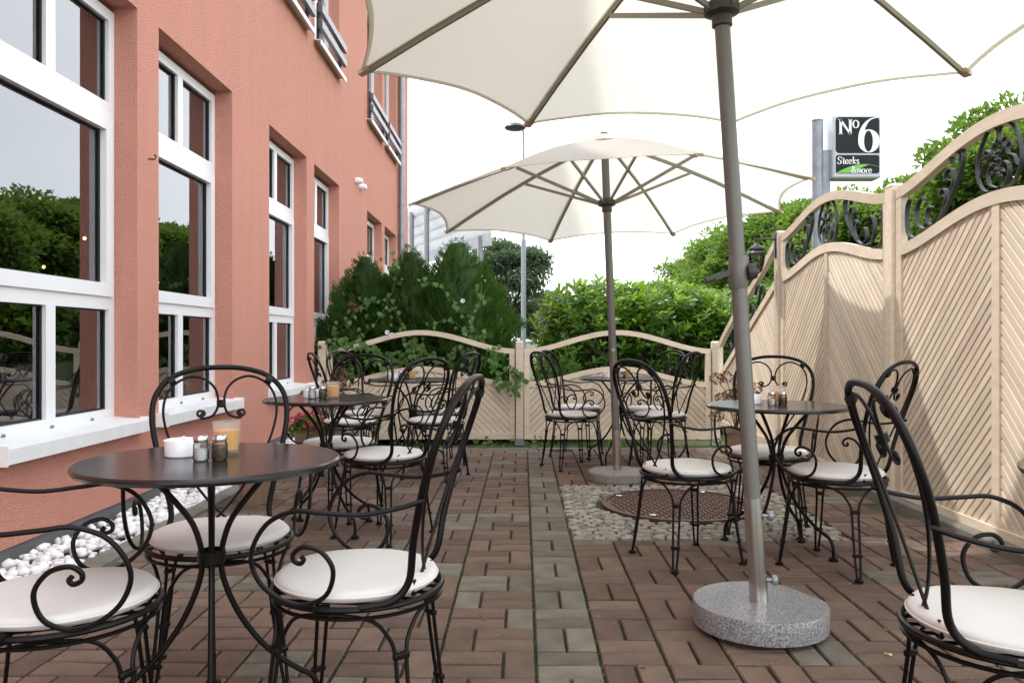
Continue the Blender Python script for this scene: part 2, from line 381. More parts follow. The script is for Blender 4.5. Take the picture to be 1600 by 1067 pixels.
# strips across the terrace: (width in half units, kind)
strips = []
x = u
strips.append((x, 'g2'))
xr = x+U
while xr < 2.6: strips.append((xr, '2a' if len(strips) % 2 else '2b')); xr += U
xl = x
while xl > -2.2: xl -= U*1.5; strips.append((xl, '3'))
row0 = 2.155
for (sx, kind) in strips:
    for j in range(-11, 28):
        y0 = row0+j*U; odd = j % 2
        grey_row = kind == '3' and (j % 13 in (5, 11)) and random.random() < .75
        grey = kind == 'g2' or grey_row or random.random() < (.07 if kind == '3' else .02) or (kind == '2a' and sx > 1.2 and random.random() < .2)
        if kind == '3':
            if odd:
                put_brick(sx+U/2, y0+U/4, 0, grey); put_brick(sx+U/2, y0+3*U/4, 0, grey); put_brick(sx+U*1.25, y0+U/2, 1, grey if grey_row else random.random() < .1)
            else:
                put_brick(sx+U/4, y0+U/2, 1, grey if grey_row else random.random() < .1); put_brick(sx+U, y0+U/4, 0, grey); put_brick(sx+U, y0+3*U/4, 0, grey)
        else:
            off = {'g2': 0, '2a': U/2, '2b': -U/2}[kind]
            if odd: put_brick(sx+U/2, y0+off+U/4, 0, grey); put_brick(sx+U/2, y0+off+3*U/4, 0, grey)
            else: put_brick(sx+U/4, y0+off+U/2, 1, grey); put_brick(sx+3*U/4, y0+off+U/2, 1, grey)
for k in range(7):
    p = prot @ Vector((PU[0]+U*(k+.5), PU[2]-U/4, 0)); bricks.append((p.x, p.y, 0, random.random() < .2))
def in_view(x, y): return y > 2.22 and -.70*y < x < .70*y
bricks.sort(key=lambda b: (0 if in_view(b[0], b[1]) else 1, b[1]))
rest = {True: MB(), False: MB()}
for i, (bx_, by_, rz, grey) in enumerate(bricks):
    tilt = (random.gauss(0, .011), random.gauss(0, .011)); dz = random.gauss(0, .0016)
    if i < 300:
        o = bpy.data.objects.new('paver', pavg_me if grey else pav_me); COL.objects.link(o); o.parent = ter
        o.location = (bx_, by_, dz); o.rotation_euler = (tilt[0], tilt[1], rz+PROT+random.gauss(0, .010))
    else:
        mt = Matrix.Translation((bx_, by_, dz)) @ Matrix.Rotation(rz+PROT+random.gauss(0, .006), 4, 'Z')
        rest[grey].add([mt @ Vector(p) for p in vs], pfs)
for grey in (True, False):
    o = rest[grey].build('far_pavers', 'paver_grey' if grey else 'paver', ter, smooth=False); o['kind'] = 'stuff'

# granite setts round the manhole
patch = structure(MB().box(PU[0]+.003, PU[1]-.003, PU[2]+.003, PU[3]-.003, -.03, -.0125).build('cobbled_patch', 'moss', smooth=False)); patch.rotation_euler = (0, 0, PROT)
MHC = (1.0, 4.83); MHR = .47
cob_me = []
for k in range(7):
    n = 4 if k < 5 else 5; ph = R(45); b = MB()
    pts = [(math.cos(ph+2*math.pi*i/n+random.uniform(-.13, .13))*random.uniform(.88, 1.04)*1.15, math.sin(ph+2*math.pi*i/n+random.uniform(-.13, .13))*random.uniform(.88, 1.04)*1.15) for i in range(n)]
    V = [(x*.034, y*.034, -.03) for x, y in pts]+[(x*.034, y*.034, -.001) for x, y in pts]+[(x*.029, y*.029, .005+random.uniform(-.0015, .0015)) for x, y in pts]+[(0, 0, .0065)]
    F = [(a+i, a+(i+1) % n, a+n+(i+1) % n, a+n+i) for a in (0, n) for i in range(n)]+[(2*n+i, 2*n+(i+1) % n, 3*n) for i in range(n)]
    me = b.add(V, F).mesh('cobble', ang=50); me.materials.append(M['cobble']); cob_me.append(me)
cobs = []
mhu = prot.inverted() @ Vector((MHC[0], MHC[1], 0))
yy = PU[2]+.032; j = 0
while yy < PU[3]-.022:
    xx = PU[0]+.032+(j % 2)*.026
    while xx < PU[1]-.022:
        px, py = xx+random.gauss(0, .004), yy+random.gauss(0, .004)
        if math.hypot(px-mhu.x, py-mhu.y) > MHR+.034: cobs.append((px, py))
        xx += random.uniform(.053, .067)
    yy += .0535; j += 1
cobs.sort(key=lambda c: c[1]); cobrest = MB()
for i, (px, py) in enumerate(cobs):
    me = random.choice(cob_me); s = random.uniform(.85, 1.08)
    mt = Matrix.Translation((px, py, random.uniform(-.004, .002))) @ Matrix.Rotation(random.choice((0, 1.57, 3.14))+random.gauss(0, .16), 4, 'Z') @ Matrix.Diagonal((s, s*random.uniform(.85, 1.05), 1, 1))
    if i < 300:
        o = bpy.data.objects.new('cobble', me); COL.objects.link(o); o.parent = patch; o.matrix_local = mt
    else: cobrest.add([mt @ v.co for v in me.vertices], [list(p.vertices) for p in me.polygons])
if cobrest.v: o = cobrest.build('far_cobbles', 'cobble', patch); o['kind'] = 'stuff'

mh = empty('manhole_cover', (MHC[0], MHC[1], 0), R(12), 'round rusty cast iron manhole cover set among pale cobbles', 'manhole cover')
MB().lathe([(0, -.02), (MHR, -.02), (MHR, .010), (MHR-.025, .012), (MHR-.027, .003), (0, .003)], 64).build('plate', 'castiron', mh)
b = MB()
p_ = .036
for i in range(-14, 15):
    for j in range(-14, 15):
        x, y = i*p_, j*p_
        if math.hypot(x, y) > MHR-.05: continue
        a, c = (.014, .0065) if (i+j) % 2 else (.0065, .014)
        b.add([(x-a, y-c, .002), (x+a, y-c, .002), (x+a, y+c, .002), (x-a, y+c, .002), (x-a*.8, y-c*.7, .0085), (x+a*.8, y-c*.7, .0085), (x+a*.8, y+c*.7, .0085), (x-a*.8, y+c*.7, .0085)],
              [(4, 5, 6, 7)]+[(k, (k+1) % 4, 4+(k+1) % 4, 4+k) for k in range(4)])
b.build('tread_pattern', 'castiron', mh, smooth=False)
for k in range(4):
    a = R(45+90*k); MB().lathe([(.02, .003), (.02, .016), (.014, .019), (0, .019)], 10, (math.cos(a)*.405, math.sin(a)*.405, 0)).build('bolt', 'steel', mh)

# kerbs and the gravel bed
def kerb(name, segs, axis, label):
    k = structure(empty(name, (0, 0, 0))); 
    for (x0, x1, y0, y1, z0, z1) in segs: MB().box(x0, x1, y0, y1, z0, z1, .008).build('kerb_stone', 'kerb', k, smooth=False)
    return k
kerb('gravel_kerb', [(-1.905, -1.805, y, y+.994, -.2, .028+random.uniform(-.004, .004)) for y in np.arange(.3, 9.0, 1.0)], 0, '')
kerb('fence_kerb', [(2.252, 2.335, y, y+.994, -.2, .055+random.uniform(-.004, .004)) for y in np.arange(.3, 7.0, 1.0)], 0, '')
kerb('back_kerb', [(x, x+.994, 7.302, 7.36, -.2, .004+random.uniform(-.003, .003)) for x in np.arange(-1.80, 2.2, 1.0)], 0, '')
bed = structure(MB().box(-2.30, -1.907, .3, 9.1, -.2, -.03).build('gravel_bed', 'kerb', smooth=False))
bm = bmesh.new(); bmesh.ops.create_icosphere(bm, subdivisions=1, radius=1); bm.verts.ensure_lookup_table()
ico = np.array([v.co[:] for v in bm.verts]); icf = [tuple(v.index for v in f.verts) for f in bm.faces]; bm.free()
NP = 2300
ys = 1.0+rng.random(NP)**1.0*7.6; xs = -2.268+rng.random(NP)*.345
sz = rng.uniform(.014, .029, NP); zz = -.022+sz*.5+rng.random(NP)*.028
sc = np.stack([sz*rng.uniform(.9, 1.3, NP), sz*rng.uniform(.8, 1.1, NP), sz*rng.uniform(.6, .85, NP)], 1)
an = rng.random(NP)*6.28; ca, sa = np.cos(an), np.sin(an)
V = ico[None]*sc[:, None, :]*(1+.13*rng.standard_normal((NP, len(ico), 1)))
V = np.stack([V[..., 0]*ca[:, None]-V[..., 1]*sa[:, None], V[..., 0]*sa[:, None]+V[..., 1]*ca[:, None], V[..., 2]], -1)+np.stack([xs, ys, zz], 1)[:, None, :]
o = np_mesh('white_gravel', V, icf, len(ico), 'pebble')
o.data.polygons.foreach_set('use_smooth', [True]*len(o.data.polygons))
o['kind'] = 'stuff'; tag(o, 'white rounded pebbles filling the narrow bed under the windows', 'gravel')

# ================================================================== BUILDING
WX = -2.30; FX = -2.44
GW = [(3.51, 4.83), (5.12, 6.45), (7.42, 8.75), (9.08, 10.37), (12.33, 13.71), (13.98, 15.32)]
GZ = (.50, 3.02); UZ = (4.42, 6.5)
house = empty('townhouse', (WX, 8, 0), 0, 'salmon stucco building with tall white windows along the terrace', 'building')
HO = Vector((WX, 8, 0))
def hb(mb, name, m, parent=house, smooth=True):
    q = Vector(HO)
    mb.v = [(p[0]-q.x, p[1]-q.y, p[2]-q.z) for p in mb.v]
    return mb.build(name, m, parent, smooth)
Y0, Y1, ZB, ZT = -2.0, 17.0, .06, 6.72
ycuts = sorted({Y0, Y1} | {y for w in GW for y in w}); zcuts = [ZB, GZ[0], GZ[1], UZ[0], UZ[1], ZT]
wb_ = MB()
def is_open(ya, yb, za, zb):
    m_ = (ya+yb)/2; zm = (za+zb)/2
    return any(a < m_ < b for a, b in GW) and (GZ[0] < zm < GZ[1] or UZ[0] < zm < UZ[1])
for ya, yb in zip(ycuts[:-1], ycuts[1:]):
    for za, zb in zip(zcuts[:-1], zcuts[1:]):
        if not is_open(ya, yb, za, zb): wb_.add([(WX, ya, za), (WX, yb, za), (WX, yb, zb), (WX, ya, zb)], [(0, 1, 2, 3)])
for (a, b2) in GW:
    for (za, zb) in (GZ, UZ):
        d = FX-.07
        wb_.add([(WX, a, za), (d, a, za), (d, a, zb), (WX, a, zb)], [(0, 1, 2, 3)]); wb_.add([(WX, b2, za), (d, b2, za), (d, b2, zb), (WX, b2, zb)], [(3, 2, 1, 0)])
        wb_.add([(WX, a, zb), (d, a, zb), (d, b2, zb), (WX, b2, zb)], [(0, 1, 2, 3)]); wb_.add([(WX, a, za), (d, a, za), (d, b2, za), (WX, b2, za)], [(3, 2, 1, 0)])
wb_.add([(WX, Y1, ZB), (-9, Y1, ZB), (-9, Y1, ZT), (WX, Y1, ZT)], [(0, 1, 2, 3)])
wb_.add([(WX, Y0, ZB), (-9, Y0, ZB), (-9, Y0, ZT), (WX, Y0, ZT)], [(3, 2, 1, 0)])
wb_.add([(-9, Y0, ZB), (-9, Y1, ZB), (-9, Y1, ZT), (-9, Y0, ZT)], [(3, 2, 1, 0)])
hb(wb_, 'wall', 'stucco', smooth=False)
hb(MB().box(-9.2, WX+.14, Y0-.2, Y1+.25, ZT, ZT+.10), 'roof', 'zinc', smooth=False)
hb(MB().box(-2.6, WX-.012, Y0, Y1, -.2, .065), 'plinth', 'plinth', smooth=False)
# dark room behind the glass
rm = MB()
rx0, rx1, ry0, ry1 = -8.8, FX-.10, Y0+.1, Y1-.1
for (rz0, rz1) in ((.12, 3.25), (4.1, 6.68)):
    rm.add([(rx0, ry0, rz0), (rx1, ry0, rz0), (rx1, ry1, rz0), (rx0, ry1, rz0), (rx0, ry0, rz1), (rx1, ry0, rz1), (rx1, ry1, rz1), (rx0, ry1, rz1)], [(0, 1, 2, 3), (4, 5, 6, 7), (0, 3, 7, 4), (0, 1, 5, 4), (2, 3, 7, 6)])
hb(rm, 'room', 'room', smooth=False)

def frame_rect(mb, ya, yb, za, zb, w, x0, x1):
    mb.box(x0, x1, ya, ya+w, za, zb); mb.box(x0, x1, yb-w, yb, za, zb); mb.box(x0, x1, ya+w, yb-w, za, za+w); mb.box(x0, x1, ya+w, yb-w, zb-w, zb)
def tall_window(ya, yb):
    w = empty('tall_window', (0, ya-HO.y, 0)); w.parent = house
    o = Vector((HO.x, ya, 0))
    def put(mb, name, m, smooth=False):
        mb.v = [(p[0]-o.x, p[1]-o.y, p[2]) for p in mb.v]; return mb.build(name, m, w, smooth)
    za, zb = .523, 2.985; yc = (ya+yb)/2; f0, f1 = FX-.07, FX
    fr = MB(); frame_rect(fr, ya+.001, yb-.001, za, zb, .066, f0, f1)
    fr.box(f0, f1, ya+.067, yb-.067, 2.315, 2.425); fr.box(f0, f1, ya+.067, yb-.067, 1.185, 1.275)
    fr.box(f0, f1, yc-.042, yc+.042, 2.425, zb-.066); fr.box(f0, f1, yc-.042, yc+.042, za+.066, 1.185)
    put(fr, 'frame', 'frame')
    sh = MB(); frame_rect(sh, ya+.045, yb-.045, 1.262, 2.33, .078, f0+.01, f1+.016); put(sh, 'sash', 'frame')
    cells = [(ya+.067, yc-.042, 2.425, zb-.066), (yc+.042, yb-.067, 2.425, zb-.066), (ya+.067, yc-.042, za+.066, 1.185), (yc+.042, yb-.067, za+.066, 1.185), (ya+.123, yb-.123, 1.340, 2.252)]
    gk = MB()
    for (a, b3, c, d) in cells:
        frame_rect(gk, a, b3, c, d, .009, FX-.032, FX-.022)
        pn = MB(); pn.keepn = True; put(pn.add([(FX-.035, a, c), (FX-.035, b3, c), (FX-.035, b3, d), (FX-.035, a, d)], [(0, 1, 2, 3)]), 'pane', 'glass')
    put(gk, 'gasket', 'gasket')
    # sloping metal sill with end caps
    s = MB(); s.strip([(FX+.002, .540), (WX+.075, .520)], [(FX+.002, .530), (WX+.075, .510)], ya-.035, yb+.035)
    s.box(WX+.062, WX+.076, ya-.036, yb+.036, .452, .519)
    put(s, 'sill', 'sill')
    for y in (ya-.042, yb+.036): put(MB().box(WX+.001, WX+.082, y, y+.006, .446, .536), 'sill_cap', 'frame')
    for q in (.2, .5, .8): put(MB().lathe([(0, .012), (.008, .012), (.008, 0), (0, 0)], 8, (0, 0, 0), Matrix.Translation((FX+.002, ya+(yb-ya)*q, .548)) @ Matrix.Rotation(R(90), 4, 'Y')), 'screw', 'zinc')
    return w
def upper_window(ya, yb):
    w = empty('upper_window', (0, ya-HO.y, 0)); w.parent = house; o = Vector((HO.x, ya, 0))
    def put(mb, name, m, smooth=False):
        mb.v = [(p[0]-o.x, p[1]-o.y, p[2]) for p in mb.v]; return mb.build(name, m, w, smooth)
    za, zb = UZ; f0, f1 = FX-.07, FX; yc = (ya+yb)/2
    fr = MB(); frame_rect(fr, ya+.001, yb-.001, za+.03, zb-.03, .08, f0, f1); fr.box(f0, f1, yc-.06, yc+.06, za+.11, zb-.11); put(fr, 'frame', 'frame')
    for (a, b3) in ((ya+.081, yc-.06), (yc+.06, yb-.081)):
        pn = MB(); pn.keepn = True; put(pn.add([(FX-.035, a, za+.11), (FX-.035, b3, za+.11), (FX-.035, b3, zb-.11), (FX-.035, a, zb-.11)], [(0, 1, 2, 3)]), 'pane', 'glass')
    s = MB(); s.strip([(FX+.002, za+.03), (WX+.09, za+.01)], [(FX+.002, za+.02), (WX+.09, za)], ya-.03, yb+.03); s.box(WX+.078, WX+.091, ya-.031, yb+.031, za-.045, za+.009); put(s, 'sill', 'sill')
    rl = MB()
    for z in (za+.15, za+.33): put(MB().box(WX+.05, WX+.10, ya-.02, yb+.02, z, z+.085), 'rail_bar', 'railgrey')
    for y in (ya+.05, yb-.11): put(MB().box(WX+.012, WX+.049, y, y+.05, za+.012, za+.46), 'rail_post', 'darkmetal')
for w in GW: tall_window(*w)
for w in GW: upper_window(*w)
# downpipe
dp = MB().tube([(WX+.075, 15.55, .0), (WX+.075, 15.55, 6.72)], .062, 14); hb(dp, 'downpipe', 'zinc')
for z in (1.2, 3.05, 3.65, 4.9, 6.2): hb(MB().lathe([(.062, -.02), (.070, -.015), (.070, .015), (.062, .02)], 14, (WX+.075, 15.55, z)), 'pipe_collar', 'zinc')
# little fittings on the wall
hk = MB().tube(cr([(WX, 4.98, 2.14), (WX+.035, 4.98, 2.135), (WX+.045, 4.98, 2.155), (WX+.035, 4.98, 2.165)], 4), .005, 6); hb(hk, 'wall_hook', 'castiron')
for y, z in ((11.45, 3.30), (11.75, 3.27)):
    hb(MB().lathe([(0, .1), (.03, .1), (.05, .06), (.05, 0), (0, 0)], 12, (0, 0, 0), Matrix.Translation((WX, y, z)) @ Matrix.Rotation(R(90), 4, 'Y')), 'wall_fitting', 'frame')
hb(MB().lathe([(0, -.12), (.06, -.10), (.085, -.04), (.085, 0), (.06, .03), (0, .03)], 16, (WX-.05, 14.9, 6.46)), 'dome_light', 'zinc')
# pendant lamps and a laid table glimpsed inside
def pendant(x, y, z, lab):
    e = empty('pendant_lamp', (x, y, z), 0, lab, 'lamp', 'pendant lamps in the dining room')
    MB().lathe([(.006, .012), (.013, 0), (.009, -.012), (0, -.015)], 12).build('bulb', 'bulb', e); MB().tube([(0, 0, .02), (0, 0, 3.24-z)], .003, 5).build('cord', 'gasket', e)
for (x, y, z, hw) in ((-3.3, 5.05, 1.74, 'second-highest'), (-3.5, 6.45, 1.83, 'highest'), (-4.1, 6.9, 1.64, 'third-highest'), (-3.2, 7.1, 1.52, 'lowest')): pendant(x, y, z, hw+' hung small warm glowing pendant lamp behind the window glass')
it = empty('dining_table', (-3.1, 4.55, .12), 0, 'white clothed dining table inside behind the window', 'table')
MB().box(-.4, .4, -.4, .4, .70, .74).build('table_top', 'room', it, smooth=False)
MB().box(-.43, .43, -.43, .43, .741, .75).box(-.43, -.425, -.43, .43, .45, .741).box(.425, .43, -.43, .43, .45, .741).box(-.425, .425, -.43, -.425, .45, .741).build('tablecloth', 'cloth', it, smooth=False)
for sx in (-1, 1):
    for sy in (-1, 1): MB().tube([(sx*.35, sy*.35, 0), (sx*.35, sy*.35, .70)], .025, 8).build('leg', 'room', it)
def cup(x, y, z, lab):
    c = empty('coffee_cup', (x, y, z), 0, lab, 'cup')
    MB().lathe([(0, .0), (.025, 0), (.04, .06), (.036, .06), (.022, .006), (0, .006)], 16).build('bowl', 'ceramic', c); MB().tube(cr([(.036, 0, .05), (.06, 0, .045), (.055, 0, .02), (.03, 0, .018)], 4), .004, 6).build('handle', 'ceramic', c)
for (x, y) in ((-2.85, 4.35),): cup(x, y, .87, 'white coffee cup standing on the indoor table behind the glass')

# ================================================================== CHAIRS
SR, SZ = .195, .43
def yb_(v): return .152+.045*(v/.485)+.085*(v/.485)**2
def back(u, v): return (u, yb_(v), SZ+v)
def spiral(c, r0, r1, a0, a1, n=14):
    return [(c[0]+(r0+(r1-r0)*t)*math.cos(a0+(a1-a0)*t), c[1]+(r0+(r1-r0)*t)*math.sin(a0+(a1-a0)*t)) for t in [i/n for i in range(n+1)]]
def make_chair():
    c = empty('bistro_chair')
    ring = MB(); N = 40
    ring.tube([(SR*math.cos(2*math.pi*k/N), SR*math.sin(2*math.pi*k/N), SZ) for k in range(N)], .0075, 8, closed=True)
    ring.tube([(SR*.99*math.cos(2*math.pi*k/N), SR*.99*math.sin(2*math.pi*k/N), SZ-.022) for k in range(N)], .0055, 6, closed=True)
    for k in range(-3, 4):
        x = k*.048; y = math.sqrt(SR*SR-x*x); ring.tube([(x, -y, SZ), (x, y, SZ)], .004, 5)
    ring.build('seat_ring', 'iron', c)
    cu = MB(); prof = [(0, .006), (.10, .005), (.165, .006), (.180, .011), (.187, .021), (.186, .028), (.182, .033), (.170, .0365), (.12, .0375), (.06, .0375), (0, .0375)]
    cu.lathe(prof, 44, (0, -.002, SZ)); 
    cu.v = [(x, y, z+(.0022*math.sin(x*23+1)*math.cos(y*19) if z > SZ+.02 else 0)) for x, y, z in cu.v]
    cu.build('cushion', 'cushion', c, ang=80)
    MB().tube([(.1875*math.cos(2*math.pi*k/44), .1875*math.sin(2*math.pi*k/44)-.002, SZ+.0225) for k in range(44)], .0024, 5, closed=True).build('cushion_piping', 'cushion', c)
    # back hoop, sweeping into the seat ring at both ends
    half = [(.172, -.012, -.10), (.150, .0, .135), (.139, .05, None), (.156, .14, None), (.183, .25, None), (.197, .335, None), (.187, .405, None), (.144, .455, None), (.077, .479, None)]
    L = []
    for (u, v, y) in half:
        p = back(u, max(v, 0)) if y is None else None
        if y is not None:
            yy_ = math.sqrt(max(SR*SR-u*u, 0)) if v < 0 else .139
            p = (u, (yy_ if y > 0 else math.sqrt(SR*SR-u*u)*.42), SZ+max(v, -.004))
        L.append(p)
    L[0] = (.186, .062, SZ+.004); L[1] = (.155, .122, SZ+.010)
    path = L+[back(0, .485)]+[(-p[0], p[1], p[2]) for p in reversed(L)]
    MB().tube(cr(path, 6), .0084, 10).build('back_hoop', 'iron', c)
    for s in (1, -1):
        sp = spiral((.060, .345), .004, .0130, R(-60), R(-60)+R(-520), 16)       # curl
        e = sp[-1]
        cane = [Vector(back(s*p[0], p[1])) for p in sp]
        tail = [(.046, .330), (.022, .340), (.009, .372), (.016, .415), (.045, .446), (.090, .456), (.138, .432), (.163, .385), (.163, .325), (.137, .245), (.092, .165), (.035, .085), (-.025, .022), (-.055, .0), (-.085, .006), (-.092, .026), (-.078, .034), (-.072, .022)]
        tp = cr([back(s*.060, .3305)]+[back(s*u_, v_) for u_, v_ in tail], 5)
        MB().tube(cane+tp, .0040, 7).build('back_scroll', 'iron', c)
    MB().tube([back(0, .364), back(0, .382)], .0135, 8).build('collar', 'iron', c)
    for s in (1, -1): MB().tube([back(s*.135, .446), back(s*.152, .438)], .0138, 8).build('collar', 'iron', c)
    for s in (1, -1):
        A = [(.196, .207, .668), (.213, .15, .652), (.228, .08, .641), (.238, 0, .645), (.240, -.06, .647), (.238, -.12, .618), (.232, -.156, .553), (.224, -.142, .495), (.214, -.10, .456), (.204, -.05, .443), (.203, -.003, .466), (.207, .013, .518), (.212, -.010, .557), (.216, -.046, .568), (.217, -.068, .556), (.216, -.070, .540), (.215, -.056, .533), (.215, -.048, .541), (.215, -.054, .549)]
        MB().tube(cr([(s*x, y, z) for x, y, z in A], 5), .0053, 8).build('arm', 'iron', c)
    for k in range(4):
        a0 = R(45+90*k); lg = MB()
        for d in (1, -1):
            P = [(.238, 1.5, .012), (.226, 2.6, .09), (.209, 3.4, .22), (.198, 4.2, .315), (.192, 8, .355), (.189, 16, .392), (.189, 28, .411), (.190, 45, .418)]
            pts = [(r*math.cos(a0+d*R(g_)), r*math.sin(a0+d*R(g_)), z) for r, g_, z in P]
            lg.tube(cr(pts, 4), .0048, 7)
        for (r, z) in ((.2, .305), (.2235, .115)):
            mt = Matrix.Translation((r*math.cos(a0), r*math.sin(a0), z)) @ Matrix.Rotation(a0, 4, 'Z')
            lg.box(-.0075, .0075, -.019, .019, -.008, .008, .003, mt)
        lg.lathe([(0, .020), (.010, .018), (.0165, .011), (.0165, .002), (.012, 0), (0, 0)], 12, (.238*math.cos(a0), .238*math.sin(a0), 0))
        lg.build('leg', 'iron', c)
    return c
CH = make_chair()
for ch in CH.children:                # settle the proportions: low wide seat, back about 0.9 m high
    for v in ch.data.vertices:
        x, y, z = v.co; v.co = (x*1.059, y*1.059, 1.059*z-.059 if z >= .43 else z*.9218)
    ch.data.update()
chairs = [
 (-1.03, 1.805, 110, 'black iron bistro chair between the pebble bed and the table with water drops', 'chair beside'),
 (-.889, 2.396, 20, 'black iron bistro chair tucked behind the table with water drops, facing the open front', ''),
 (-.391, 1.98, -97, 'black iron bistro chair at the table with water drops, back towards the open paving', ''),
 (-1.008, 4.545, -20, 'black iron bistro chair on the fence side of the second table along the windows', ''),
 (-.674, 4.075, -120, 'black iron bistro chair at the second window table, back towards the open paving', ''),
 (-1.185, 5.76, 115, 'bistro chair at the vine-side corner table, wall side, away from the back fence', ''),
 (-1.175, 6.39, 65, 'bistro chair at the vine-side corner table, wall side, closer to the back fence', ''),
 (-.581, 5.81, -112, 'bistro chair at the vine-side corner table, open side, away from the back fence', ''),
 (-.64, 6.50, -68, 'bistro chair at the vine-side corner table, open side, closer to the back fence', ''),
 (.445, 6.27, 112, 'bistro chair at the concrete-based parasol table, building side, away from the back fence', ''),
 (.538, 6.93, 66, 'bistro chair at the concrete-based parasol table, building side, closer to the back fence', ''),
 (1.14, 6.27, -125, 'bistro chair at the concrete-based parasol table, tall fence side, away from the back fence', ''),
 (1.11, 6.75, -62, 'bistro chair at the concrete-based parasol table, tall fence side, closer to the back fence', ''),
 (.784, 3.64, 112, 'black iron bistro chair with its legs beside the rusty manhole cover', ''),
 (1.328, 4.17, -24, 'black iron bistro chair between the cobbles and the table beside the tall fence', ''),
 (1.429, 3.53, -137, 'black iron bistro chair with its back to the tall fence, at the table there', ''),
 (1.035, 1.66, 80, 'black iron bistro chair beside the polished granite parasol base, its back to the base', ''),
]
for i, (x, y, a, lab, _) in enumerate(chairs):
    o = CH if i == 0 else copy_tree(CH)
    o.location = (x, y, .0); o.rotation_euler = (0, 0, R(a)); tag(o, lab, 'chair', 'wrought iron bistro chairs')

# ================================================================== TABLES
TZ = .695
def make_table():
    t = empty('bistro_table')
    MB().lathe([(0, TZ-.007), (.308, TZ-.007), (.312, TZ-.017), (.320, TZ-.018), (.3255, TZ-.010), (.325, TZ-.004), (.320, TZ), (0, TZ)], 72).build('table_top', 'tabletop', t)
    MB().tube([(.178*math.cos(2*math.pi*k/32), .178*math.sin(2*math.pi*k/32), TZ-.012) for k in range(32)], .005, 6, closed=True).build('under_ring', 'iron', t); MB().lathe([(.024, .462), (.035, .458), (.035, .428), (.024, .424)], 16).build('collar', 'iron', t)
    for k in range(4):
        a = R(20+90*k)
        P = [(.178, TZ-.010), (.130, .640), (.080, .580), (.046, .530), (.028, .475), (.023, .430), (.032, .372), (.066, .290), (.115, .215), (.168, .160), (.218, .122), (.252, .100), (.268, .066), (.270, .012)]
        lg = MB().tube(cr([(r*math.cos(a), r*math.sin(a), z) for r, z in P], 4), .0076, 9)
        lg.lathe([(0, .022), (.013, .02), (.021, .012), (.021, .002), (.015, 0), (0, 0)], 14, (.270*math.cos(a), .270*math.sin(a), 0)); lg.build('leg', 'iron', t)
    return t
tables = [(-.786, 2.055, 0, 'round black metal bistro table with water drops beside the pebble bed'),
          (-1.0, 4.20, 25, 'second round black bistro table along the windows, with yellow candle'),
          (-.813, 6.30, 10, 'round black bistro table before the vine-covered back fence panel'),
          (.852, 6.52, 40, 'round black bistro table beside the concrete-based parasol pole'),
          (1.244, 3.78, 27, 'round black bistro table set with candle beside the tall fence'),
          (1.535, 1.82, 30, 'bare round black bistro table along the tall fence, nothing on it')]
TB = make_table()
for i, (x, y, a, lab) in enumerate(tables):
    o = TB if i == 0 else copy_tree(TB); o.location = (x, y, 0); o.rotation_euler = (0, 0, R(a)); tag(o, lab, 'table', 'round bistro tables')

# things on the tables
def make_ashtray():
    a = empty('ashtray')
    MB().lathe([(0, .004), (.038, .004), (.040, 0), (.0435, .003), (.0445, .040), (.042, .045), (.039, .042), (.035, .018), (.02, .012), (0, .012)], 36).build('bowl', 'ceramic', a)
    for k in range(3):
        an = R(30+120*k); MB().box(-.009, .009, -.0045, .0045, -.002, .0035, 0, Matrix.Translation((.0408*math.cos(an), .0408*math.sin(an), .044)) @ Matrix.Rotation(an, 4, 'Z')).build('rest', 'ceramic', a, smooth=False)
    return a
def make_shaker(fill, name):
    s = empty(name)
    n = 24; b = MB(); prof = [(.0, .001), (.017, .001), (.0195, .006), (.0190, .040), (.0165, .048), (.0155, .05)]
    b.lathe(prof, n); b.v = [(x*(1+.03*math.cos(12*math.atan2(y, x))), y*(1+.03*math.cos(12*math.atan2(y, x))), z) for x, y, z in b.v]; b.build('glass_body', 'clearglass', s)
    MB().lathe([(0, .004), (.0155, .004), (.016, .038 if fill == 'pepper' else .030), (0, .040 if fill == 'pepper' else .032)], 16).build('filling', fill, s)
    MB().lathe([(.0175, .048), (.0185, .05), (.0185, .060), (.015, .0645), (0, .066)], 24).build('lid', 'chrome', s)
    return s
def make_candle():
    c = empty('candle_glass')
    MB().lathe([(0, .0), (.030, 0), (.0315, .003), (.0365, .088), (.0345, .088), (.0295, .008), (0, .008)], 40).build('tumbler', 'frost', c)
    MB().lathe([(0, .012), (.0275, .012), (.0310, .064), (.02, .066), (0, .067)], 28).build('wax', 'wax', c)
    MB().tube([(0, 0, .066), (.001, 0, .079)], .0013, 6).build('wick', 'wick', c)
    return c
PR = {'ashtray': make_ashtray(), 'salt': make_shaker('salt', 'salt_shaker'), 'pepper': make_shaker('pepper', 'pepper_shaker'), 'candle': make_candle()}
used = set()
where = ['on the table with water drops', 'on the second table along the windows', 'on the table before the vine-covered fence', 'on the table beside the concrete-based parasol', 'on the table beside the tall fence']
what = {'ashtray': ('round white ceramic ashtray', 'ashtray', 'ashtrays'), 'salt': ('glass salt shaker with chrome lid', 'salt shaker', 'salt shakers'), 'pepper': ('glass pepper shaker with chrome lid', 'pepper shaker', 'pepper shakers'), 'candle': ('yellow candle in frosted tumbler', 'candle', 'candles in tumblers')}
offs = {'ashtray': (-.095, .045), 'salt': (-.012, -.040), 'pepper': (.032, -.030), 'candle': (.008, .085)}
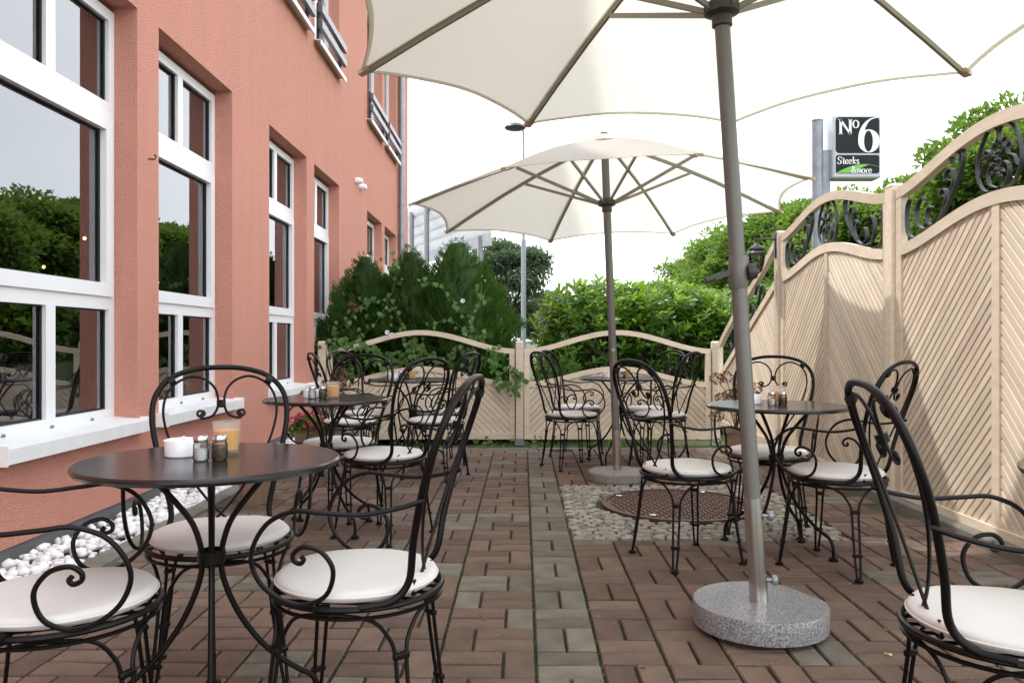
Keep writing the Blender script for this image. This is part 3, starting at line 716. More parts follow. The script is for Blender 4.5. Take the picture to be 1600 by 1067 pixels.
over = {1: {'ashtray': (-.085, .03), 'salt': (-.065, -.035), 'pepper': (-.012, -.03), 'candle': (.036, .0)},
        2: {'ashtray': (-.15, .0), 'salt': (-.09, -.02), 'pepper': (-.05, .0), 'candle': (-.02, .06)},
        3: {'ashtray': (-.09, .02), 'salt': (.01, -.05), 'pepper': (.03, -.03), 'candle': (.07, .05)},
        4: {'ashtray': (-.10, .05), 'salt': (-.035, -.04), 'pepper': (.015, -.045), 'candle': (.02, .045)}}
for i in range(5):
    for k in ('ashtray', 'salt', 'pepper', 'candle'):
        o = PR[k] if k not in used else copy_tree(PR[k]); used.add(k)
        dx, dy = over.get(i, offs)[k]; o.location = (tables[i][0]+dx, tables[i][1]+dy, TZ); o.rotation_euler = (0, 0, random.random()*6)
        tag(o, what[k][0]+' '+where[i], what[k][1], what[k][2]+' on the bistro tables')
# water drops on the foremost table
wd = MB()
for k in range(60):
    x, y, r = random.gauss(.10, .06), random.gauss(-.03, .05), random.uniform(.001, .0024)
    if math.hypot(x, y) < .27: wd.lathe([(r, 0), (r*.75, r*.35), (0, r*.5)], 6, (tables[0][0]+x, tables[0][1]+y, TZ+.0002))
o = wd.build('water_drops', 'clearglass'); o['kind'] = 'stuff'; tag(o, 'tiny water drops scattered on the table by the pebble bed', 'water drops')

# ================================================================== PARASOLS
def parasol(base, C, Rr, phi, tx, ty, label, bm_, sleeve_h, poly):
    u_ = empty('parasol', base, 0, label, 'parasol', 'cream parasols over the terrace')
    O = Vector(base); C = Vector(C)-O
    nrm = Vector((-tx, -ty, 1)).normalized()
    T = Matrix.Translation(C) @ Vector((0, 0, 1)).rotation_difference(nrm).to_matrix().to_4x4()
    p0 = Vector((0, 0, .07)); ax = (C-p0).normalized()
    at = lambda z: p0+ax*((z-.07)/ax.z)
    if poly:            # granite disc with flattened sides
        r0 = .228; pts = []
        for k in range(64):
            a = 2*math.pi*k/64; x, y = r0*math.cos(a), r0*math.sin(a)
            x = min(x, r0*.90); x = max(x, -r0*1.0)
            pts.append((x, y))
        b = MB(); n = len(pts); Rt = Matrix.Rotation(R(25), 4, 'Z')
        lv = [(.96, .0), (1, .005), (1, .074), (.985, .080)]
        V = [Rt @ Vector((x*s_, y*s_, z+.016)) for s_, z in lv for x, y in pts]
        F = [(a*n+k, a*n+(k+1) % n, (a+1)*n+(k+1) % n, (a+1)*n+k) for a in range(3) for k in range(n)]+[tuple(range(3*n, 4*n)), tuple(range(n-1, -1, -1))]
        b.add(V, F).build('base', bm_, u_, ang=30)
        for k in range(3): MB().lathe([(0, 0), (.03, 0), (.03, .018), (0, .018)], 12, (.13*math.cos(2.1*k), .13*math.sin(2.1*k), 0)).build('foot', 'gasket', u_)
    else:
        MB().lathe([(0, 0), (.205, 0), (.212, .008), (.212, .06), (.203, .070), (0, .075)], 56).build('base', bm_, u_)
    top0 = .09 if poly else .07
    MB().tube([at(top0-.01), at(sleeve_h)], .0315, 24).build('sleeve', 'steel', u_)
    for z in ((sleeve_h-.06), (.17 if poly else sleeve_h-.3)):
        kn = MB(); q = at(z); kn.tube([q, q+Vector((.05, -.012, 0))], .006, 8); kn.lathe([(0, 0), (.014, 0), (.018, .006), (.018, .016), (.012, .02), (0, .02)], 10, (0, 0, 0), Matrix.Translation(q+Vector((.045, -.011, 0))) @ Matrix.Rotation(R(90), 4, 'Y')); kn.build('clamp_knob', 'zinc', u_)
    apex = T @ Vector((0, 0, .53))
    MB().tube([at(sleeve_h-.02), C, T @ Vector((0, 0, .50))], .0275, 24).build('pole', 'pole', u_)
    # crank box with lever
    cz = 1.24 if poly else .93
    q = at(cz)
    if poly:
        ck = MB(); ck.lathe([(.029, -.06), (.034, -.05), (.034, .05), (.029, .06)], 20, (q.x, q.y, q.z)); ck.build('joint_sleeve', 'pole', u_)
        kb = MB(); kb.lathe([(0, 0), (.026, 0), (.030, .008), (.026, .03), (0, .034)], 18, (0, 0, 0), Matrix.Translation(q+Vector((.028, -.014, 0))) @ Matrix.Rotation(R(80), 4, 'Y')); kb.build('joint_knob', 'hub', u_)
        lv_ = MB(); lv_.tube([q+Vector((-.026, -.01, 0)), q+Vector((-.06, -.02, -.008)), q+Vector((-.095, -.026, -.022))], 0, flat=(.010, .006)); lv_.tube([q+Vector((-.090, -.026, -.020)), q+Vector((-.122, -.03, -.031))], .010, 10); lv_.build('crank_handle', 'hub', u_)
    else:
        MB().lathe([(0, 0), (.014, 0), (.014, .012), (0, .014)], 12, (0, 0, 0), Matrix.Translation(q+Vector((0, -.026, 0))) @ Matrix.Rotation(R(90), 4, 'X')).build('joint_knob', 'zinc', u_)
    # slider hub and crown
    hb1 = MB(); hb1.lathe([(.029, -.05), (.036, -.045), (.036, -.01), (.062, .0), (.062, .032), (.045, .045), (.029, .05)], 24, (0, 0, 0), T @ Matrix.Translation((0, 0, .02)))
    hb1.build('slider_hub', 'hub', u_)
    MB().lathe([(.0, .08), (.022, .078), (.03, .05), (.055, .035), (.055, .0), (.028, -.01), (.028, -.03)], 20, (0, 0, 0), T @ Matrix.Translation((0, 0, .475))).build('crown', 'hub', u_)
    AP = .505
    def prof(s): return AP*(1-s)+.035*math.sin(math.pi*s)
    ang = [phi+k*math.pi/4 for k in range(8)]
    rib_pt = lambda a, s, dz: T @ Vector((Rr*s*math.cos(a), Rr*s*math.sin(a), prof(s)+dz))
    for a in ang:
        side = (T.to_3x3() @ Vector((-math.sin(a), math.cos(a), 0)))
        MB().tube([rib_pt(a, s, -.014) for s in (.035, .2, .4, .6, .8, .975)], 0, flat=(.011, .007), up=(T.to_3x3() @ Vector((0, 0, 1)))).build('rib', 'rib', u_, smooth=False)
        MB().tube([T @ Vector((.055*math.cos(a), .055*math.sin(a), .035)), rib_pt(a, .47, -.03)], 0, flat=(.010, .006), up=(T.to_3x3() @ Vector((0, 0, 1)))).build('strut', 'rib', u_, smooth=False)
        tp = MB(); e0, e1 = rib_pt(a, .972, -.010), rib_pt(a, 1.006, -.004); tp.tube([e0, e1], 0, flat=(.009, .019), up=(T.to_3x3() @ Vector((0, 0, 1)))); tp.build('tip_pocket', 'pocket', u_, smooth=False)
    NS, NT = 22, 16
    for k in range(8):
        a0, a1 = ang[k], ang[k]+math.pi/4; b = MB(); V = []; F = []
        for i in range(NS+1):
            s = i/NS
            for j in range(NT+1):
                t = j/NT; q4 = 4*t*(1-t)
                s0 = .02+.98*s
                P0 = Vector((Rr*s0*math.cos(a0), Rr*s0*math.sin(a0), prof(s0))); P1 = Vector((Rr*s0*math.cos(a1), Rr*s0*math.sin(a1), prof(s0)))
                P = P0.lerp(P1, t)
                pull = 1-.055*q4*s0**3
                z = P.z-.030*q4*math.sin(math.pi*min(s0*1.02, 1))*.9+.03*q4*s0**5
                wr = .0022*math.sin(t*34+s0*9+k)*math.exp(-((t*(1-t))/.05))*s0+.0015*math.sin(k*1.7+t*13+s0*21)*s0**6*q4**.5
                V.append(T @ Vector((P.x*pull, P.y*pull, z+wr+.002)))
        for i in range(NS):
            for j in range(NT):
                a = i*(NT+1)+j; F.append((a, a+1, a+NT+2, a+NT+1))
        b.add(V, F).build('canopy_panel', 'canopy', u_, ang=180)
        MB().tube([V[NS*(NT+1)+j]-Vector((0, 0, .002)) for j in range(NT+1)], .0015, 5).build('hem_edge', 'pocket', u_)
        hv = [];                                       # turned-over hem along the edge and seam allowance along the rib
        for j in range(NT+1):
            e_, i_ = V[NS*(NT+1)+j], V[(NS-1)*(NT+1)+j]; d_ = (i_-e_).normalized(); dn = (T.to_3x3() @ Vector((0, 0, 1)))*.003
            hv += [e_-dn, e_+d_*.020-dn]
        MB().add(hv, [(2*j, 2*j+1, 2*j+3, 2*j+2) for j in range(NT)]).build('hem', 'canopy', u_, ang=180)
        sv = []
        for i in range(1, NS+1):
            p_, q_ = V[i*(NT+1)], V[i*(NT+1)+1]; d_ = (q_-p_).normalized(); dn = (T.to_3x3() @ Vector((0, 0, 1)))*.0025
            sv += [p_-d_*.001-dn, p_+d_*.022-dn]
        MB().add(sv, [(2*i, 2*i+1, 2*i+3, 2*i+2) for i in range(NS-1)]).build('seam', 'canopy', u_, ang=180)
    # vent cap and finial
    MB().lathe([(.20, -.068), (.17, -.048), (.08, .002), (.0, .03)], 32, (0, 0, 0), T @ Matrix.Translation((0, 0, AP+.010))).build('vent_cap', 'canopy', u_)
    MB().lathe([(0, 0), (.03, 0), (.03, .012), (.012, .03), (0, .032)], 16, (0, 0, 0), T @ Matrix.Translation((0, 0, AP+.038))).build('finial', 'frame', u_)
    return u_
parasol((.85, 2.76, 0), (.744, 2.857, 2.155), 1.4428, 2.84745, .0317, -.007, 'large cream parasol on polished grey granite base with cut sides', 'granite', .45, True)
parasol((.735, 5.70, 0), (.659, 5.70, 1.950), 1.413, 3.39114, .0323, -.0407, 'cream parasol on round washed concrete base beyond the manhole', 'granite2', .36, False)

# ================================================================== FENCE
slat_me = {}
def slat_mesh(w):
    if w not in slat_me:
        h_ = w/2; t0, t1, c = -.004, .010, .0045
        sec = [(t1, -h_), (t0, -h_), (t0-c, -h_+c), (t0-c, h_-c), (t0, h_), (t1, h_)]
        V = [(x, y, z) for x in (-.5, .5) for y, z in sec]; n = 6
        F = [tuple(range(n)), tuple(range(2*n-1, n-1, -1))]+[(i, i+n, (i+1) % n+n, (i+1) % n) for i in range(n)]
        me = MB().add(V, F).mesh('slat', smooth=False); me.materials.append(M['wood']); slat_me[w] = me
    return slat_me[w]
def offset_band(fn, s0, s1, th, n=40):
    up, lo = [], []
    for i in range(n+1):
        s = s0+(s1-s0)*i/n; e = 1e-3; d = (fn(s+e)-fn(s-e))/(2*e); k = math.sqrt(1+d*d)
        up.append((s, fn(s))); lo.append((s, fn(s)-th*k))
    return up, lo
def flatbars(parent, curves, low, yoff, th=.0032, dep=.013, name='iron_scroll'):
    for c in curves:
        pts = cr([(s, 0, h_) for s, h_ in c], 7)
        P = [(p.x, yoff, low(p.x)+p.z) for p in pts]
        MB().tube(P, 0, flat=(dep, th), up=(0, 1, 0)).build(name, 'ornament', parent, smooth=True, ang=50)
def panel(fence, origin, rz, L, top, low, z0, pitch, ornament=None, T_=.065):
    p = empty('panel', Vector(origin)-fence.location, rz); p.parent = fence
    ya, yb = -.021, .021; sw = .062
    MB().box(0, sw, ya, yb, z0, top(sw/2)-.004).build('stile', 'wood', p, smooth=False)
    MB().box(L-sw, L, ya, yb, z0, top(L-sw/2)-.004).build('stile', 'wood', p, smooth=False)
    up, lo = offset_band(top, 0, L, T_); MB().strip(up, lo, ya-.003, yb+.003).build('top_rail', 'wood', p, ang=30)
    up, lo = offset_band(low, sw, L-sw, T_); MB().strip(up, lo, ya-.002, yb+.002).build('arch_rail', 'wood', p, ang=30)
    MB().box(sw, L-sw, ya-.001, yb+.001, z0, z0+.078).build('bottom_rail', 'wood', p, smooth=False)
    MB().box(L/2-.030, L/2+.030, ya+.003, yb-.003, z0+.078, low(L/2)-T_).build('centre_stile', 'wood', p, smooth=False)
    bu = [(sw+(L-2*sw)*i/24, low(sw+(L-2*sw)*i/24)-.02) for i in range(25)]; MB().strip(bu, [(s, z0+.04) for s, _ in bu], .011, .015).build('backing_board', 'backing', p, smooth=False)
    w = round(pitch/math.sqrt(2)-.0040, 4); me = slat_mesh(w)
    for half in (0, 1):
        a, b = (sw, L/2-.030) if half == 0 else (L/2+.030, L-sw)
        zb = z0+.078
        c = zb-(b-a)-pitch*.4
        while True:
            # line z = c + d, d = distance from the outer edge, rising to the centre
            dmin = max(0, zb-c); 
            if dmin >= b-a: c += pitch; continue
            S = lambda d: a+d if half == 0 else b-d
            if c+dmin > low(S(dmin))-T_:
                if c > 3: break
                if c+dmin > max(low(S(0)), low(S(b-a))): break
            d = dmin; step = .005
            while d < b-a and c+d < low(S(d))-T_: d += step
            d1 = min(d, b-a)
            if d1-dmin > .012:
                e0, e1 = dmin-.012, d1+.012
                dm = (e0+e1)/2; o = bpy.data.objects.new('slat', me); COL.objects.link(o); o.parent = p
                o.location = (S(dm), random.uniform(-.0006, .0006), c+dm); o.rotation_euler = (0, R(-45) if half == 0 else R(45), 0)
                o.scale = ((e1-e0)*math.sqrt(2), 1, 1)
            c += pitch
    if ornament: ornament(p, L, top, low)
    return p
def bumpf(t, k=.8): return (.5*(1-math.cos(2*math.pi*t)))**k
def scrolls(p, L, top, low):
    A = [[(.155, .255), (.125, .27), (.09, .235), (.082, .15), (.10, .06), (.17, .015), (.24, .004)],
         [(.30, .205), (.285, .225), (.24, .222), (.205, .17), (.22, .085), (.30, .03), (.42, .012)],
         [(.385, .125), (.365, .14), (.335, .12), (.335, .06), (.39, .02), (.46, .02)],
         [(.42, .012), (.52, .05), (.62, .125), (.70, .215), (.725, .29), (.70, .335), (.66, .33)],
         [(.50, .14), (.485, .165), (.51, .185), (.545, .16), (.545, .10), (.50, .045)],
         [(.555, .215), (.535, .24), (.565, .275), (.615, .25), (.62, .165), (.57, .085)],
         [(.61, .29), (.605, .325), (.645, .345), (.695, .315), (.70, .225)]]
    h0 = L/2
    sc_ = (h0-.06)/1.0
    for m_ in (0, 1):
        cs = []
        for c in A:
            cs.append([((.02+s*sc_) if m_ == 0 else L-(.02+s*sc_), max(h_, .004)*.93) for s, h_ in c])
        flatbars(p, cs, low, 0)
    # central medallion
    cs = []
    for sg in (-1, 1):
        cs.append([(h0+sg*x, y) for x, y in ((.03, .004), (.12, .03), (.175, .12), (.16, .22), (.10, .30), (.04, .32), (.0, .28), (.02, .235), (.055, .25))])
        cs.append([(h0+sg*x, y) for x, y in ((.02, .02), (.07, .045), (.085, .10), (.05, .135), (.02, .11), (.04, .085))])
        cs.append([(h0+sg*x, y) for x, y in ((.15, .10), (.12, .15), (.08, .165), (.07, .20), (.10, .22), (.115, .195))])
        cs.append([(h0+sg*x, y) for x, y in ((.02, .17), (.045, .20), (.03, .235), (-.005, .225))])
    flatbars(p, cs, low, 0, th=.0028, dep=.010, name='medallion_scroll')
    gr = MB()
    for k in range(16):
        gx, gz = random.gauss(0, .035), random.gauss(.125, .045); r = random.uniform(.008, .012)
        gr.lathe([(0, -r), (r*.7, -r*.7), (r, 0), (r*.7, r*.7), (0, r)], 8, (h0+gx, random.uniform(-.012, .012), low(h0)+gz))
    gr.build('iron_grapes', 'ornament', p)['kind'] = 'stuff'
FXR = 2.30
def tall_top(L): return lambda s: 1.925+.172*bumpf(min(max(s/L, 0), 1))
def tall_low(L): return lambda s: 1.575+.148*bumpf(min(max(s/L, 0), 1), .9)
tall_f = empty('wooden_fence', (2.34, 4.89, 0), 0, 'tall beige slatted fence topped by black iron scrolls, sloping down at its end', 'fence')
low_f = empty('wooden_fence', (.05, 9.2, 0), 0, 'low arched beige slatted fence at the back, half overgrown by vine', 'fence')
PY = [9.13, 6.99, 4.89, 2.79]
XC = FXR+.04
def right_panel(k, top, low, orn=scrolls):
    ya, yb = PY[k]-.055, PY[k+1]+.055; L = ya-yb
    return panel(tall_f, (XC, ya, 0), R(-90), L, top(L), low(L), .02, .0615, orn)
def slope_scrolls(p, L, top, low):
    cs = [[(s0+a*1.0, b) for a, b in ((.02, .12), (.05, .17), (.11, .15), (.12, .08), (.05, .03), (-.06, .01))] for s0 in (.35, .75, 1.15, 1.5)]
    cs += [[(s0+a, b) for a, b in ((.0, .20), (.05, .25), (.13, .22), (.14, .13), (.08, .06))] for s0 in (.5, .95, 1.35)]
    flatbars(p, cs, low, 0)
right_panel(2, tall_top, tall_low)
right_panel(1, tall_top, tall_low)
right_panel(0, lambda L: (lambda s: .965+(1.93-.965)*min(max(s/L, 0), 1)+.02*math.sin(2*math.pi*s/L)), lambda L: (lambda s: .60+(1.56-.60)*min(max(s/L, 0), 1)), slope_scrolls)
def post(fence, x, y, z0, z1):
    t = empty('post', Vector((x, y, 0))-fence.location); t.parent = fence
    MB().box(-.045, .045, -.045, .045, z0, z1-.012, .006).build('shaft', 'wood', t, smooth=False)
    MB().add([(-.047, -.047, z1-.012), (.047, -.047, z1-.012), (.047, .047, z1-.012), (-.047, .047, z1-.012), (-.03, -.03, z1+.008), (.03, -.03, z1+.008), (.03, .03, z1+.008), (-.03, .03, z1+.008)], [(0, 1, 2, 3), (4, 5, 6, 7)]+[(k, (k+1) % 4, 4+(k+1) % 4, 4+k) for k in range(4)]).build('cap', 'wood', t, smooth=False)
    MB().box(-.052, .052, -.052, .052, -.21, z0+.03).build('shoe', 'galv', t, smooth=False)
post(tall_f, XC, PY[3], .03, 1.955)
post(tall_f, XC, PY[2], .03, 1.955)
post(tall_f, XC, PY[1], .03, 1.955)
BY = 9.20
post(low_f, XC-.02, BY, -.16, .985)
post(low_f, .05, BY, -.16, .985)
post(low_f, -2.235, BY, -.16, .985)
def btop(L): return lambda s: .905+.215*bumpf(min(max(s/L, 0), 1), .9)
def blow(L): return lambda s: .515+.185*bumpf(min(max(s/L, 0), 1), .9)
L1 = (.05-.055)-(-2.235+.055); L2 = (XC-.02-.055)-(.05+.055)
panel(low_f, (-2.18, BY, 0), 0, L1, btop(L1), blow(L1), -.142, .078, None, .058)
panel(low_f, (.105, BY, 0), 0, L2, btop(L2), blow(L2), -.142, .078, None, .058)

# lantern on its bracket
ln = empty('wall_lantern', (XC-.045, PY[1], 1.86), 0, 'black iron carriage lantern bracketed on the fence post', 'lantern')
b = MB(); b.box(-.012, 0, -.022, .022, -.13, .10, .004); b.tube([(-.006, 0, .10), (-.006, 0, .14)], .010, 8); b.tube([(-.01, 0, .03), (-.19, 0, .03)], .0075, 8)
b.tube(cr([(-.01, 0, .10), (-.05, 0, .12), (-.09, 0, .09), (-.10, 0, .05), (-.08, 0, .045)], 5), .004, 6); b.build('bracket', 'ornament', ln)
b = MB(); b.tube([(-.17, 0, .03), (-.17, 0, -.02)], .005, 6); b.lathe([(0, .0), (.02, -.005), (.035, -.03), (.06, -.045), (.065, -.06), (.05, -.065), (.075, -.085), (.08, -.10), (.072, -.105), (0, -.10)], 16, (-.17, 0, 0)); b.build('hood', 'ornament', ln)
MB().lathe([(.07, -.105), (.066, -.16), (.045, -.25), (.02, -.262)], 16, (-.17, 0, 0)).build('globe', 'lampglass', ln)
for k in range(4):
    a = R(45+90*k); MB().tube(cr([(-.17+.074*math.cos(a), .074*math.sin(a), -.10), (-.17+.073*math.cos(a), .073*math.sin(a), -.17), (-.17+.048*math.cos(a), .048*math.sin(a), -.25), (-.17, 0, -.28)], 4), .004, 6).build('cage_bar', 'ornament', ln)
MB().lathe([(0, -.255), (.02, -.26), (.015, -.285), (0, -.30)], 10, (-.17, 0, 0)).build('finial', 'ornament', ln)

# ================================================================== SIGN
SY = 11.0; sf = FPX/SY
sg = empty('restaurant_sign', (4.19, SY, -.22), 0, 'square lit box sign with big white numeral six on galvanised pole', 'sign')
zt = 1+(532-188)/sf+.22
MB().lathe([(.075, 0), (.075, zt-.02), (.082, zt-.015), (.082, zt), (.07, zt+.006), (0, zt+.006)], 24).build('pole', 'galv', sg)
MB().box(.06, .165, -.04, .04, zt-1.15, zt-.42).build('bracket', 'galv', sg, smooth=False)
bx0, bx1 = .165, .165+.66; bz0, bz1 = zt-.83, zt+.035
bo = MB().box(bx0, bx1, -.13, .13, bz0, bz1, .02).build('sign_box', 'signbox', sg, smooth=False)
def rrect(x0, x1, z0, z1, r, corners=(1, 1, 1, 1), n=6):
    out = []
    for (cx, cz, a0, on) in ((x1, z1, 0, corners[0]), (x0, z1, 90, corners[1]), (x0, z0, 180, corners[2]), (x1, z0, 270, corners[3])):
        sx, sz_ = (1 if cx == x1 else -1), (1 if cz == z1 else -1)
        if not on: out.append((cx, cz)); continue
        for k in range(n+1):
            a = R(a0+90*k/n); out.append((cx-sx*r+r*math.cos(a), cz-sz_*r+r*math.sin(a)))
    return out
W, H = bx1-bx0, bz1-bz0
fx = lambda u: bx0+W*u; fz = lambda v: bz0+H*v
FYs = -.130
MB().prism(rrect(fx(.05), fx(.955), fz(.395), fz(.965), .05, (1, 1, 1, 0)), FYs-.004, FYs+.002).build('dark_field', 'signdark', sg, smooth=False)
MB().prism(rrect(fx(.055), fx(.955), fz(.075), fz(.365), .03), FYs-.004, FYs+.002).build('dark_field', 'signdark', sg, smooth=False)
gs = [(fx(.075+.88*t), fz(.085+.135*math.sin(math.pi*min(t*.78, 1))**.9)) for t in [i/16 for i in range(17)]]
glo = [(fx(.075+.88*t), fz(.080+(.0 if t < .35 else .165*math.sin(math.pi*min((t-.35)*.72, .5))**1.0))) for t in [i/16 for i in range(17)]]
glo = [(x, min(z, a[1]-.004)) for (x, z), a in zip(glo, gs)]
MB().strip(gs, glo, FYs-.0075, FYs-.0035).build('green_swoosh', 'signgreen', sg, smooth=False)
def strokes(mb, paths, ox, oz, S, thick, thin, y):
    """didone pen: verticals thick, horizontals thin"""
    for path in paths:
        pts = cr([(px, 0, pz) for px, pz in path], 6) if len(path) > 2 else [Vector((p[0], 0, p[1])) for p in path]
        up, lo = [], []
        for i, p in enumerate(pts):
            t = pts[min(i+1, len(pts)-1)]-pts[max(i-1, 0)]; t.normalize()
            w = (thin+(thick-thin)*abs(t.z)**1.5)/2; nx, nz = -t.z*w, t.x*w
            up.append((ox+(p.x+nx)*S, oz+(p.z+nz)*S)); lo.append((ox+(p.x-nx)*S, oz+(p.z-nz)*S))
        mb.strip(up, lo, y, y+.004)
def circ(cx, cz, rx, rz_, a0=0, a1=360, n=14): return [(cx+rx*math.cos(R(a0+(a1-a0)*k/n)), cz+rz_*math.sin(R(a0+(a1-a0)*k/n))) for k in range(n+1)]
G = {'N': ([[(.08, 0), (.08, 1)], [(.72, 0), (.72, 1)], [(-.05, .02), (.22, .02)], [(-.08, .98), (.1, .98)], [(.58, .98), (.86, .98)], [(.05, 1), (.735, 0)]], .95),
     'o': ([circ(.24, .3, .21, .29)], .56), 'e': ([[(.05, .32), (.43, .32)], circ(.24, .3, .21, .29, 5, 325)], .54),
     'S': ([[(.55, .78), (.45, .96), (.26, .98), (.10, .80), (.18, .58), (.42, .44), (.50, .24), (.36, .03), (.16, .02), (.04, .22)], [(.56, .98), (.56, .72)], [(.04, .28), (.04, .0)]], .68),
     't': ([[(.16, .82), (.16, .12), (.24, .01), (.34, .06)], [(.02, .58), (.33, .58)]], .38),
     'a': ([[(.08, .46), (.18, .58), (.32, .5), (.33, .1), (.42, .02)], circ(.19, .17, .15, .16)], .50),
     'k': ([[(.1, 0), (.1, 1)], [(.0, .02), (.2, .02)], [(.1, .25), (.40, .56)], [(.2, .34), (.42, .0)], [(.34, .02), (.52, .02)], [(.3, .57), (.5, .57)]], .54),
     's': ([[(.33, .46), (.2, .58), (.07, .46), (.17, .33), (.32, .2), (.22, .02), (.06, .1)]], .42),
     '&': ([[(.66, .5), (.55, .2), (.32, .0), (.1, .12), (.12, .38), (.36, .6), (.36, .86), (.24, .9), (.16, .74), (.32, .44), (.6, .02), (.74, .02)]], .78),
     'm': ([[(.1, 0), (.1, .58)], [(.0, .02), (.2, .02)], [(.1, .45), (.25, .58), (.36, .46), (.36, 0)], [(.27, .02), (.45, .02)], [(.36, .45), (.51, .58), (.62, .46), (.62, 0)], [(.53, .02), (.71, .02)]], .76),
     'r': ([[(.1, 0), (.1, .58)], [(.0, .02), (.22, .02)], [(.1, .4), (.22, .57), (.35, .52)]], .40)}
def word(name, txt, ox, oz, S, thick, thin, y):
    b = MB(); x = ox
    for ch in txt: strokes(b, G[ch][0], x, oz, S, thick, thin, y); x += G[ch][1]*S
    o = b.build(name, 'signwhite', sg, smooth=False); return o
LY = FYs-.0115
word('lettering_n', 'N', fx(.125), fz(.69), .205, .17, .05, LY)
word('lettering_o', 'o', fx(.40), fz(.79), .175, .13, .05, LY)
word('lettering_top_line', 'Steaks', fx(.085), fz(.222), .098, .15, .06, LY)
word('lettering_bottom_line', '&more', fx(.37), fz(.078), .094, .15, .06, LY)
six = MB()
def closed_ring(outer, inner): 
    six.strip(outer, inner, LY, LY+.004)
n6 = 40
oc = [(.735+.225*math.cos(2*math.pi*k/n6), .585+.182*math.sin(2*math.pi*k/n6)) for k in range(n6+1)]
ic = [(.725+.092*math.cos(2*math.pi*k/n6), .582+.166*math.sin(2*math.pi*k/n6)) for k in range(n6+1)]
closed_ring([(fx(a), fz(b_)) for a, b_ in oc], [(fx(a), fz(b_)) for a, b_ in ic])
tl_o = cr([(.512, 0, .585), (.525, 0, .70), (.60, 0, .83), (.74, 0, .93), (.925, 0, .965)], 6); tl_i = cr([(.635, 0, .585), (.640, 0, .72), (.685, 0, .83), (.77, 0, .915), (.925, 0, .955)], 6)
LY -= .0012
closed_ring([(fx(p.x), fz(p.z)) for p in tl_o], [(fx(p.x), fz(p.z)) for p in tl_i])
six.build('numeral_six', 'signwhite', sg, smooth=False)

# ================================================================== FAR THINGS
lp = empty('street_lamp', (.0, 33.0, -.22), 0, 'slim grey street lamp post with flat round head far behind', 'street lamp')
lx = (818-805)/FPX*33
MB().tube([(lx, 0, 0), (lx, 0, 5.4)], .105, 12).tube([(lx, 0, 5.4), (lx, 0, 9.9)], [.062, .05], 10).build('pole', 'galv', lp)
MB().lathe([(0, .22), (.25, .17), (.42, .06), (.45, 0), (.40, -.05), (0, -.08)], 24, (lx-.35, 0, 10.05)).build('lamp_head', 'darkmetal', lp)
MB().tube([(lx, 0, 9.9), (lx-.1, 0, 10.02), (lx-.3, 0, 10.05)], .045, 8).build('arm', 'galv', lp)
cb = empty('canopy_building', (-2.5, 24, -.22), 0, 'white panelled canopy roof with dark fascia behind the conifers', 'canopy')
A_, B_ = Vector((-3.4, 26.4, 3.86)), Vector((-.60, 20.2, 3.83)); up_ = Vector((-1.9, 2.6, 1.25)); O_ = Vector((-2.5, 24, -.22))
for k in range(5):
    p, q = k/5, (k+1)/5-.003
    V = [A_+up_*p, B_+up_*p, B_+up_*q, A_+up_*q]; V = [v-O_ for v in V]; b = MB().add(V+[v-Vector((0, 0, .08)) for v in V], [(0, 1, 2, 3), (7, 6, 5, 4)]+[(i, i+4, (i+1) % 4+4, (i+1) % 4) for i in range(4)])
    b.build('roof_panel', 'whiteroof', cb, smooth=False)
b = MB(); V = [A_-O_, B_-O_, B_-O_-Vector((0, 0, .32)), A_-O_-Vector((0, 0, .32))]; w_ = Vector((.1, .05, 0)); b.add([v-w_*0 for v in V]+[v+Vector((-.2, .3, 0)) for v in V], [(0, 1, 2, 3), (7, 6, 5, 4)]+[(i, i+4, (i+1) % 4+4, (i+1) % 4) for i in range(4)]); b.v = [(x, y, z-.082) for x, y, z in b.v]; b.build('fascia', 'zinc', cb, smooth=False)
for t in (.72, .94):
    q = A_.lerp(B_, t)-O_; 
    for d in (Vector((-.15, .2, 0)), up_*.95): r_ = q+d; MB().tube([(r_.x, r_.y, 0), (r_.x, r_.y, r_.z-.1)], .08, 10).build('post', 'zinc', cb)
rr = [(A_.lerp(B_, t)+up_*.62-O_+Vector((0, 0, .30))) for t in (0, 1)]
MB().tube(rr, .03, 8).build('guard_rail', 'zinc', cb)
for t in (.1, .4, .7, .95): q = A_.lerp(B_, t)+up_*.62-O_; MB().tube([q, q+Vector((0, 0, .30))], .02, 6).build('rail_upright', 'zinc', cb)

